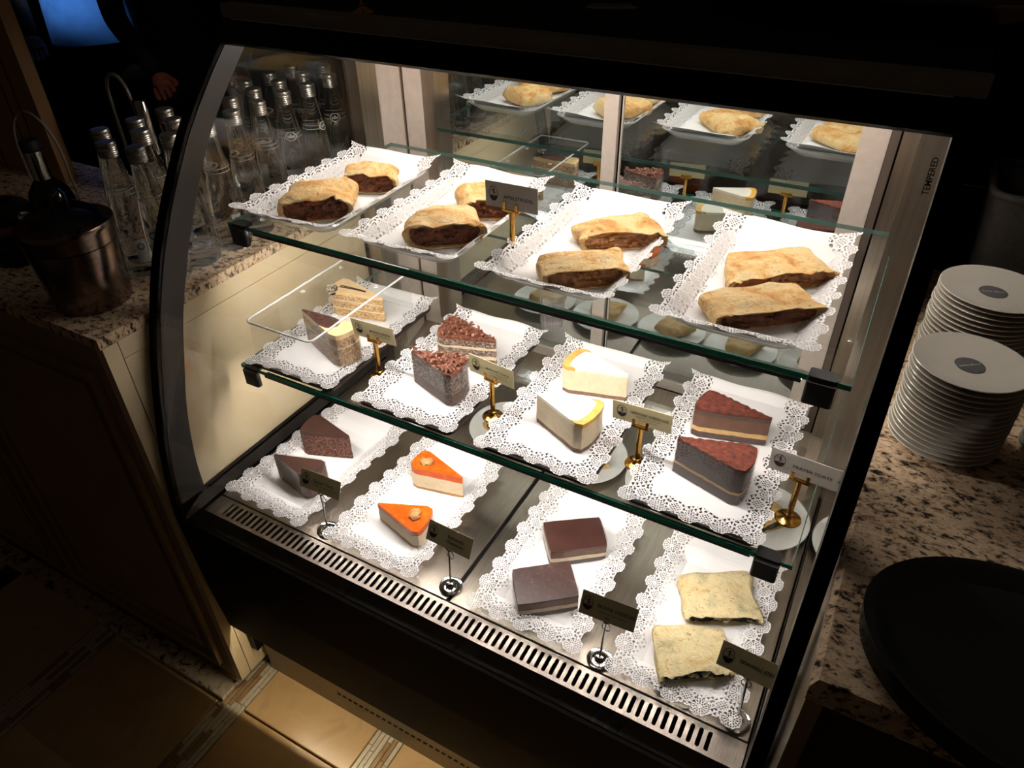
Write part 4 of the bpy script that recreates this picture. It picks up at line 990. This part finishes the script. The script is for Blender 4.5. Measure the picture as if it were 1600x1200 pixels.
# dark woven basket and box behind the saucers
bs_ = empty('wicker_basket', (.86, .70, ZR)); tag(bs_, 'dark woven basket behind the saucer stacks', 'basket')
MB().loft([rrect(.24, .07, .03, 0), rrect(.26, .085, .03, .20), rrect(.255, .08, .03, .20), rrect(.235, .065, .03, .012), rrect(.1, .02, .01, .012)]).build('weave', 'wicker', bs_, .6)
MB().tube(rrect(.258, .083, .03, .203), .006, 8, True).build('rim', 'wicker', bs_, .9)

# ------------------------------------------------------------------ on top of the case
ZT = 1.3882
tb = empty('round_board', (.40, .715, ZT)); tag(tb, 'round dark wooden board on top of the case', 'board')
MB().lathe([(.17, 0), (.175, .002), (.26, .030), (.262, .034), (.258, .036), (.17, .012), (.01, .011)], 64, sy=.62).build('board', 'wood_board', tb, .6)
gd = empty('glass_stand', (.02, .60, ZT)); tag(gd, 'low clear glass cake plate on top of the case', 'cake stand')
MB().lathe([(.055, 0), (.058, .001), (.03, .006), (.028, .016), (.13, .020), (.132, .023), (.13, .025), (.02, .0235)], 56).build('plate', 'clear_glass', gd, .6)
bt = empty('brass_stand', (-.286, .377, ZT)); tag(bt, 'brass card stand foot on top of the case', 'card stand')
MB().lathe([(.0175, 0), (.0182, .0012), (.0175, .0026), (.010, .0055), (.0062, .009), (.0058, .0105)], 32).build('base', 'brass', bt, .7)
MB().lathe([(.0056, .0106), (.0058, .012), (.0042, .0132), (.0042, .0735)], 20).build('stem', 'brass', bt, .7)

# glass tumbler behind the cheesecake tray
gt = empty('glass_tumbler', (-.045, .545, ZM + .0003)); tag(gt, 'clear glass tumbler standing behind the cheesecake tray', 'glass')
MB().lathe([(.020, 0), (.022, .001), (.026, .075), (.0252, .0755), (.021, .006), (.002, .005)], 32).build('glass', 'acetate', gt, .6)

# ------------------------------------------------------------------ people behind the left counter
def skin_body(name, verts, edges, radii, mat, parent, root=0, sub=2):
    me = bpy.data.meshes.new(name); me.from_pydata(verts, edges, []); o = bpy.data.objects.new(name, me); COL.objects.link(o)
    md = o.modifiers.new('skin', 'SKIN'); sk = me.skin_vertices[0].data
    for i, r in enumerate(radii): sk[i].radius = (r, r) if not isinstance(r, tuple) else r
    sk[root].use_root = True
    ms = o.modifiers.new('sub', 'SUBSURF'); ms.levels = sub; ms.render_levels = sub
    dg = bpy.context.evaluated_depsgraph_get(); m2 = bpy.data.meshes.new_from_object(o.evaluated_get(dg))
    bpy.data.objects.remove(o); bpy.data.meshes.remove(me); m2.materials.clear(); m2.materials.append(MATS[mat]); m2.name = name
    m2.polygons.foreach_set('use_smooth', [True] * len(m2.polygons))
    return link(name, m2, parent)
def person(loc, rz, label, shirt, arms, hm='skin'):
    p = empty('person', loc, rz); tag(p, label, 'person')
    V = [(0, 0, .98), (0, 0, 1.12), (0, -.01, 1.30), (0, 0, 1.44), (0, .0, 1.52), (0, -.015, 1.60), (0, -.02, 1.70)]
    R_ = [(.15, .11), (.14, .10), (.17, .11), (.10, .08), (.052, .055), (.075, .09), (.07, .085)]
    E_ = [(0, 1), (1, 2), (2, 3), (3, 4), (4, 5), (5, 6)]
    for s in (-1, 1):
        b = len(V); V += [(s * .09, 0, .88), (s * .10, -.02, .50), (s * .10, .01, .10), (s * .11, -.12, .035)]; R_ += [.085, .058, .042, .035]; E_ += [(0, b), (b, b + 1), (b + 1, b + 2), (b + 2, b + 3)]
        el, wr = arms[0 if s < 0 else 1]
        b = len(V); V += [(s * .19, 0, 1.40), el, wr]; R_ += [.052, .042, .028]; E_ += [(3, b), (b, b + 1), (b + 1, b + 2)]
    body = skin_body('body', V, E_, R_, 'dark_cloth', p)
    for s in (-1, 1):
        el, wr = arms[0 if s < 0 else 1]; d = (Vector(wr) - Vector(el)).normalized(); w0 = Vector(wr)
        pl_ = w0 + d * .055; side_ = d.cross(Vector((0, 1, 0))).normalized() if abs(d.y) < .9 else Vector((1, 0, 0)); nrm = d.cross(side_).normalized()
        hv = [tuple(w0), tuple(w0 + d * .04), tuple(pl_)]; he = [(0, 1), (1, 2)]; hr_ = [.027, (.040, .018), (.040, .016)]
        for k, (q, L) in enumerate(((-.030, .062), (-.010, .074), (.010, .070), (.028, .055))):
            b = len(hv); r0 = pl_ + side_ * q + d * .012
            hv += [tuple(r0), tuple(r0 + d * L * .5 + nrm * .006), tuple(r0 + d * L * .85 + nrm * .024)]; hr_ += [.0095, .009, .0075]; he += [(2, b), (b, b + 1), (b + 1, b + 2)]
        b = len(hv); r0 = w0 + d * .03 - side_ * .036; hv += [tuple(r0), tuple(r0 + d * .035 - side_ * .015), tuple(r0 + d * .06 - side_ * .010 + nrm * .01)]; hr_ += [.011, .010, .008]; he += [(1, b), (b, b + 1), (b + 1, b + 2)]
        skin_body('hand', hv, he, hr_, hm, p)
    # head with face, hair
    bm = bmesh.new(); bmesh.ops.create_icosphere(bm, subdivisions=4, radius=1)
    for v in bm.verts:
        q = v.co; x, y, z = q.x * .076, q.y * .095, q.z * .115
        if z < 0: x *= 1 + z * 2.2
        if y < 0: z_ = z; y *= 1 - .06; y -= .018 * math.exp(-(x / .012) ** 2 - ((z + .008) / .022) ** 2); y += .008 * (math.exp(-((abs(x) - .030) / .012) ** 2 - ((z - .010) / .010) ** 2)); y -= .004 * math.exp(-(x / .022) ** 2 - ((z + .048) / .007) ** 2)
        x += math.copysign(.012, x) * math.exp(-((y - .01) / .014) ** 2 - (z / .026) ** 2) if abs(q.x) > .85 else 0
        v.co = (x, y - .01, z + 1.66)
    me = bpy.data.meshes.new('head'); bm.to_mesh(me); bm.free(); me.materials.append(MATS['skin']); me.polygons.foreach_set('use_smooth', [True] * len(me.polygons)); hd = link('head', me, p)
    for s in (-1, 1): MB().lathe([(.002, -.009), (.007, -.006), (.009, 0), (.007, .006), (.002, .009)], 12, (s * .030, -.086, 1.672)).build('eye', 'hair', hd, .9)
    bm = bmesh.new(); bmesh.ops.create_icosphere(bm, subdivisions=3, radius=1)
    for v in bm.verts: q = v.co; v.co = (q.x * .084, q.y * .100 + .006, max(q.z, -.35 if q.y > -.2 else .45) * .122 + 1.672)
    me = bpy.data.meshes.new('hair'); bm.to_mesh(me); bm.free(); me.materials.append(MATS['hair']); me.polygons.foreach_set('use_smooth', [True] * len(me.polygons)); link('hair', me, p)
    if shirt:
        sh = MB(); n = 28; loops = []
        for z, a, b, wob in ((.925, .188, .145, .01), (1.0, .185, .145, .008), (1.12, .178, .138, .006), (1.28, .20, .142, .004), (1.40, .20, .13, 0), (1.47, .12, .095, 0)):
            loops.append([(a * math.cos(2 * PI * k / n) * (1 + wob * math.sin(5 * 2 * PI * k / n)), b * math.sin(2 * PI * k / n) * (1 + wob * 3 * math.sin(3 * 2 * PI * k / n + z * 9)), z) for k in range(n)])
        sh.loft(loops, False, False).build('shirt', 'blue_cotton', p, 1.5)
        for s in (-1, 1):
            el, _ = arms[0 if s < 0 else 1]; a_ = Vector((s * .17, 0, 1.41)); b_ = a_ + (Vector(el) - a_) * .75
            MB().tube([a_, (a_ + b_) / 2, b_], [.075, .07, .068], 14).build('sleeve', 'blue_cotton', p, 1.2)
    return p
person((-2.84, 1.62, 0), .95, 'person in a blue shirt and dark trousers standing behind the counter', True, [((-.26, .02, 1.14), (-.24, -.12, .98)), ((.26, .02, 1.14), (.24, -.12, .98))], 'dim_hand')
person((-1.93, 1.345, 0), .9, 'person in black clothes with one hand held low behind the bottles', False, [((-.20, -.02, 1.13), (-.10, -.30, 1.00)), ((.25, .0, 1.14), (.16, -.30, .99))])

# unseen spotlight added to brighten the person in blue
cs = empty('added_spot', (-2.35, .55, 2.62)); tag(cs, 'small black spotlight added to light the blue shirt', 'added lamp')
MB().lathe([(.035, 0), (.04, .004), (.045, .11), (.02, .115)], 24).build('housing', 'black_paint', cs, .6)
ld = bpy.data.lights.new('added_bulb', 'SPOT'); ld.energy = 320; ld.color = (.75, .87, 1.0); ld.spot_size = .30; ld.spot_blend = .6; ld.shadow_soft_size = .03
lo = bpy.data.objects.new('added_bulb', ld); COL.objects.link(lo); lo.parent = cs; lo.location = (0, 0, -.01)
dirv = Vector((-2.85, 1.60, 1.22)) - Vector((-2.35, .55, 2.61)); lo.rotation_euler = dirv.to_track_quat('-Z', 'Y').to_euler()

cs = empty('added_spot', (-1.35, .35, 2.62)); tag(cs, 'small black spotlight added to light the hand behind the bottles', 'added lamp')  # second unseen spotlight, added to warm up the hand
MB().lathe([(.035, 0), (.04, .004), (.045, .11), (.02, .115)], 24).build('housing', 'black_paint', cs, .6)
ld = bpy.data.lights.new('added_bulb', 'SPOT'); ld.energy = 34; ld.color = (1.0, .62, .45); ld.spot_size = .2; ld.spot_blend = .8; ld.shadow_soft_size = .03
lo = bpy.data.objects.new('added_bulb', ld); COL.objects.link(lo); lo.parent = cs; lo.location = (0, 0, -.01)
dirv = Vector((-1.73, 1.03, .98)) - Vector((-1.35, .35, 2.61)); lo.rotation_euler = dirv.to_track_quat('-Z', 'Y').to_euler()
